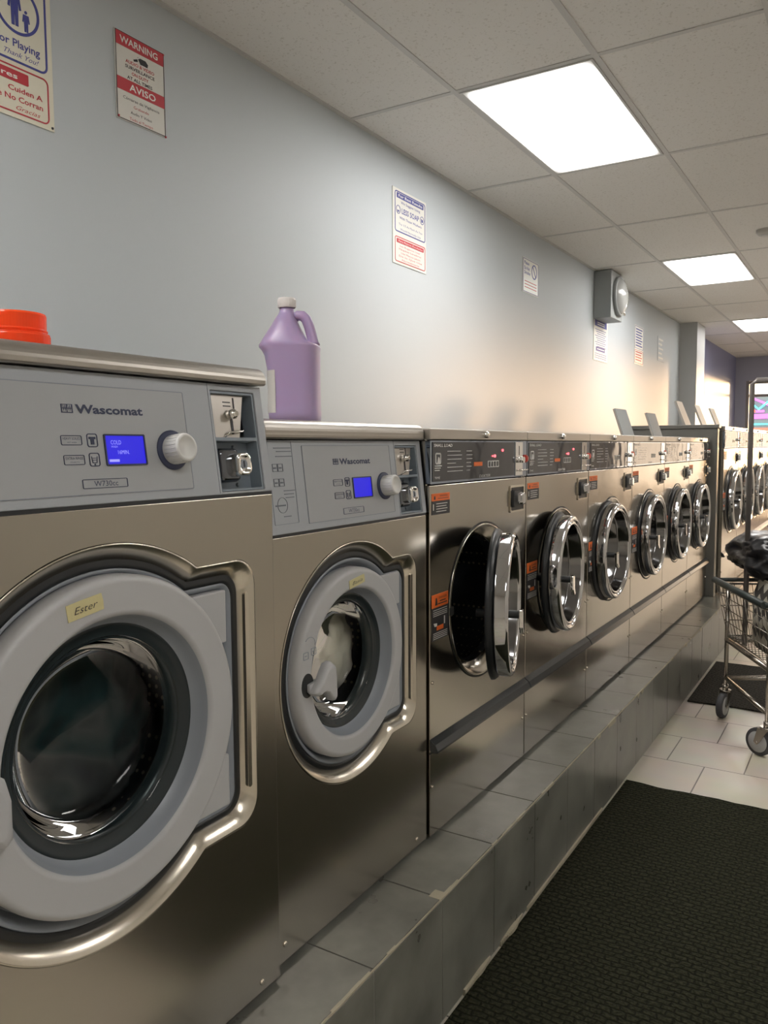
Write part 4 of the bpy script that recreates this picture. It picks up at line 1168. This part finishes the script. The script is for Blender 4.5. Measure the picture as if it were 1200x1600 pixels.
# ------------------------------------------------------------------ laundry cart
A = Vector((1.485, 4.36)); Bv = Vector((1.722, 3.88))
ab = (Bv-A).normalized(); pr = Vector((-ab.y, ab.x))
if pr.x < 0: pr = -pr
root = thing('laundry_cart', (A.x, A.y, 0), 'chrome wire laundry cart on casters with a hanging pole, at the right edge', 'laundry cart')
LW, LL = .56, .86
def c3(u, v, z): q = A+ab*u+pr*v; return Vector((q.x, q.y, z))
off = root.location
def cpart(b, name, m, par=None, bevel=0): return b.build(name, m, par or root, off, bevel)
RZ = .70
# bumper rim
b = B(); rim = [c3(-.06, -.05, RZ), c3(LW+.06, -.05, RZ), c3(LW+.06, LL, RZ), c3(-.06, LL, RZ)]
b.tube([rim[0], rim[1]], .016, 12); b.tube([rim[1], rim[2]], .012, 10); b.tube([rim[2], rim[3]], .016, 10); b.tube([rim[3], rim[0]], .010, 10)
cpart(b, 'bumper_rail', 'bump_grey')
# wire basket
b = B()
bz = .42
def ring_at(t, n=1):
    ins = .05*t
    return [c3(-.055+ins, -.045+ins, RZ-.02-(RZ-.02-bz)*t), c3(LW+.055-ins, -.045+ins, RZ-.02-(RZ-.02-bz)*t), c3(LW+.055-ins, LL-.005-ins, RZ-.02-(RZ-.02-bz)*t), c3(-.055+ins, LL-.005-ins, RZ-.02-(RZ-.02-bz)*t)]
for t in (0, .18, .42, .7, 1): b.tube(ring_at(t), .0028 if t not in (0, 1) else .005, 6, closed=True)
r0, r1 = ring_at(0), ring_at(1)
for e in range(4):
    n = 13 if e % 2 == 0 else 20
    for i in range(n+1):
        t = i/n; b.tube([r0[e].lerp(r0[(e+1) % 4], t), r1[e].lerp(r1[(e+1) % 4], t)], .0018, 5)
for i in range(1, 16):
    t = i/16; b.tube([r1[0].lerp(r1[1], t), r1[3].lerp(r1[2], t)], .0018, 5)
for i in range(1, 12):
    t = i/12; b.tube([r1[0].lerp(r1[3], t), r1[1].lerp(r1[2], t)], .0018, 5)
cpart(b, 'wire_basket', 'wire')
# frame legs and rails
b = B()
posts = [c3(.0, .0, 0), c3(LW, .0, 0), c3(LW, LL-.06, 0), c3(0, LL-.06, 0)]
for q in posts: b.tube([q+Vector((0, 0, .135)), q+Vector((0, 0, RZ-.04))], .0105, 12)
for z in (.20, .40):
    pp = [q+Vector((0, 0, z)) for q in posts]
    for i in range(4): b.tube([pp[i], pp[(i+1) % 4]], .011 if z < .3 else .013, 12)
b.tube([c3(0, 0, .20), c3(-.10, .62, .20)], .008, 10)
cpart(b, 'frame', 'wire')
# casters
def caster(p, ang, z=.135):
    b = B(); d = Vector((math.cos(ang), math.sin(ang), 0)); n = Vector((-d.y, d.x, 0))
    base = Vector((p.x, p.y, 0)); wc = base+d*.035+Vector((0, 0, .0625))
    def ring(r, t0, t1, mi, bb):
        seg = 36; loops = []
        for (rr, tt) in ((r*.2, t0), (r*.96, t0), (r, t0*.7), (r, t1*.7), (r*.96, t1), (r*.2, t1)):
            loops.append([tuple(wc+(d*math.cos(2*PI*i/seg)+Vector((0, 0, 1))*math.sin(2*PI*i/seg))*rr+n*tt) for i in range(seg)])
        bb.loft(loops, mi, True, True, True)
    root_c = B(); ring(.0625, -.015, .015, 0, root_c); w_ = cpart(root_c, 'caster', 'rubber')
    q = B(); ring(.048, -.0165, .0165, 0, q); cpart(q, 'wheel_hub', 'cast_grey', w_)
    q = B()
    for sgn in (-1, 1):
        o = n*.021*sgn
        tri = [base+Vector((0, 0, .132))+o-d*.022, base+Vector((0, 0, .132))+o+d*.03, wc+o+d*.014, wc+o-Vector((0, 0, .012)), wc+o-d*.014]
        v2 = [v+n*.003*sgn for v in tri]; k_ = len(tri)
        q.loft([tri, v2], cap0=True, cap1=True, smooth=False)
    q.tube([base+Vector((0, 0, .128)), base+Vector((0, 0, .140))], .028, 20); q.tube([wc-n*.026, wc+n*.026], .007, 12)
    q.tube([base+Vector((0, 0, .140)), base+Vector((0, 0, .165))], .015, 16)
    cpart(q, 'caster_fork', 'wire', w_)
caster(posts[0], R(-100)); caster(posts[1], R(150)); caster(posts[2], R(40)); caster(posts[3], R(200))
caster(c3(-.10, .62, 0)+Vector((-.05, .02, 0)), R(-20))
# hanging pole
b = B(); px, pv = .135, .04
tp = 1.705
b.tube([c3(px, pv, .40), c3(px, pv, tp-.02), c3(px, pv+.02, tp), c3(px, LL-.10, tp), c3(px, LL-.08, tp-.02), c3(px, LL-.08, .40)], .0125, 14)
cpart(b, 'hanging_pole', 'frame')
# bags
def bag(name, pos, size, m, label, seed, cat, amp=.12, power=3.0, rz=0):
    bm = bmesh.new(); bmesh.ops.create_icosphere(bm, subdivisions=5, radius=1)
    for v in bm.verts:
        d = v.co.normalized()
        f = (abs(d.x)**power+abs(d.y)**power+abs(d.z)**power)**(-1/power)
        n = mnoise.noise(d*2+Vector((seed, 0, 0)))*amp-abs(mnoise.noise(d*5+Vector((0, 0, seed))))*amp
        v.co = Vector((d.x*size[0], d.y*size[1], d.z*size[2]))*f*(1+n)
    me = bpy.data.meshes.new(name); bm.to_mesh(me); bm.free()
    for p in me.polygons: p.use_smooth = True
    me.materials.append(M[m]); o = bpy.data.objects.new(name, me); C.objects.link(o); o.location = pos; o.rotation_euler = (0, 0, rz)
    return tag(o, label, cat)
angc = math.atan2(ab.y, ab.x)
bag('rubbish_bag', c3(.13, .27, .845), (.33, .28, .125), 'trash', 'shiny black plastic rubbish bag heaped on top of the laundry cart', 2, 'bag', .15, 2.6, angc)
bag('laundry_sack', c3(.11, .36, .585), (.12, .15, .125), 'dark_cloth', 'dark navy cloth sack standing in the wire basket under the black bag', 6, 'bag', .06, 4, angc)
q_ = thing('tote_bag', c3(.335, .115, .43), 'tan and dark zigzag patterned tote bag in the laundry cart', 'bag')
q_.rotation_euler = (0, 0, angc)
b = B(); loops = []
for z, a, d_ in ((0, .115, .07), (.04, .125, .085), (.15, .13, .092), (.26, .125, .085), (.33, .118, .06)):
    lp = []
    for i in range(40):
        t = 2*PI*i/40; cc, ss = math.cos(t), math.sin(t); wv = 1+.03*math.sin(5*t+z*20)
        lp.append((a*wv*math.copysign(abs(cc)**.6, cc), d_*wv*math.copysign(abs(ss)**.6, ss), z))
    loops.append(lp)
b.loft(loops, cap0=True); b.build('sack', 'chevron', q_)
b = B(); b.tube([(p[0], p[1], .33) for p in loops[-1]], .004, 6, closed=True); b.build('hem', 'bag_handle', q_)

# ------------------------------------------------------------------ lit shop sign across the way
SY = 18.2
root = thing('shop_sign', (-.55, SY, 1.2), 'bright pink, cyan and red shop display seen outside through the far window', 'sign')
off = root.location
def np_(b, name, m): b.build(name, m, root, off)
b = B(); b.box(-1.5, .38, SY, SY+.12, 1.30, 2.42); b.box(-1.45, -1.35, SY+.02, SY+.10, -.02, 1.3); b.box(.2, .3, SY+.02, SY+.10, -.02, 1.3); np_(b, 'board', 'sign_teal')
b = B(); b.box(-1.4, .34, SY-.03, SY-.005, 1.93, 2.02); b.box(-.3, .1, SY-.03, SY-.005, 2.06, 2.10); b.tube([(-.9, SY-.03, 2.15), (-.6, SY-.03, 2.33), (-.35, SY-.03, 2.12), (-.1, SY-.03, 2.34), (.3, SY-.03, 2.15)], .022, 8); np_(b, 'pink_tubes', 'n_mag')
b = B(); b.tube([(-.7, SY-.06, 2.34), (-.45, SY-.06, 2.1), (-.2, SY-.06, 2.3), (.0, SY-.06, 2.12), (.26, SY-.06, 2.34)], .022, 8); b.box(-1.4, .34, SY-.03, SY-.005, 1.80, 1.83); np_(b, 'cyan_tubes', 'n_cyan')
b = B(); b.box(-1.4, .34, SY-.03, SY-.005, 1.58, 1.74); b.tube([(-.32, SY-.08, 2.36), (-.05, SY-.08, 2.06)], .018, 8); np_(b, 'red_band', 'n_red')
b = B(); b.tube([(-.65, SY-.07, 2.30), (-.3, SY-.07, 2.30), (-.3, SY-.07, 2.20), (-.1, SY-.07, 2.2)], .014, 8); b.box(-1.0, -.2, SY-.035, SY-.03, 1.86, 1.89); np_(b, 'white_tubes', 'n_white')
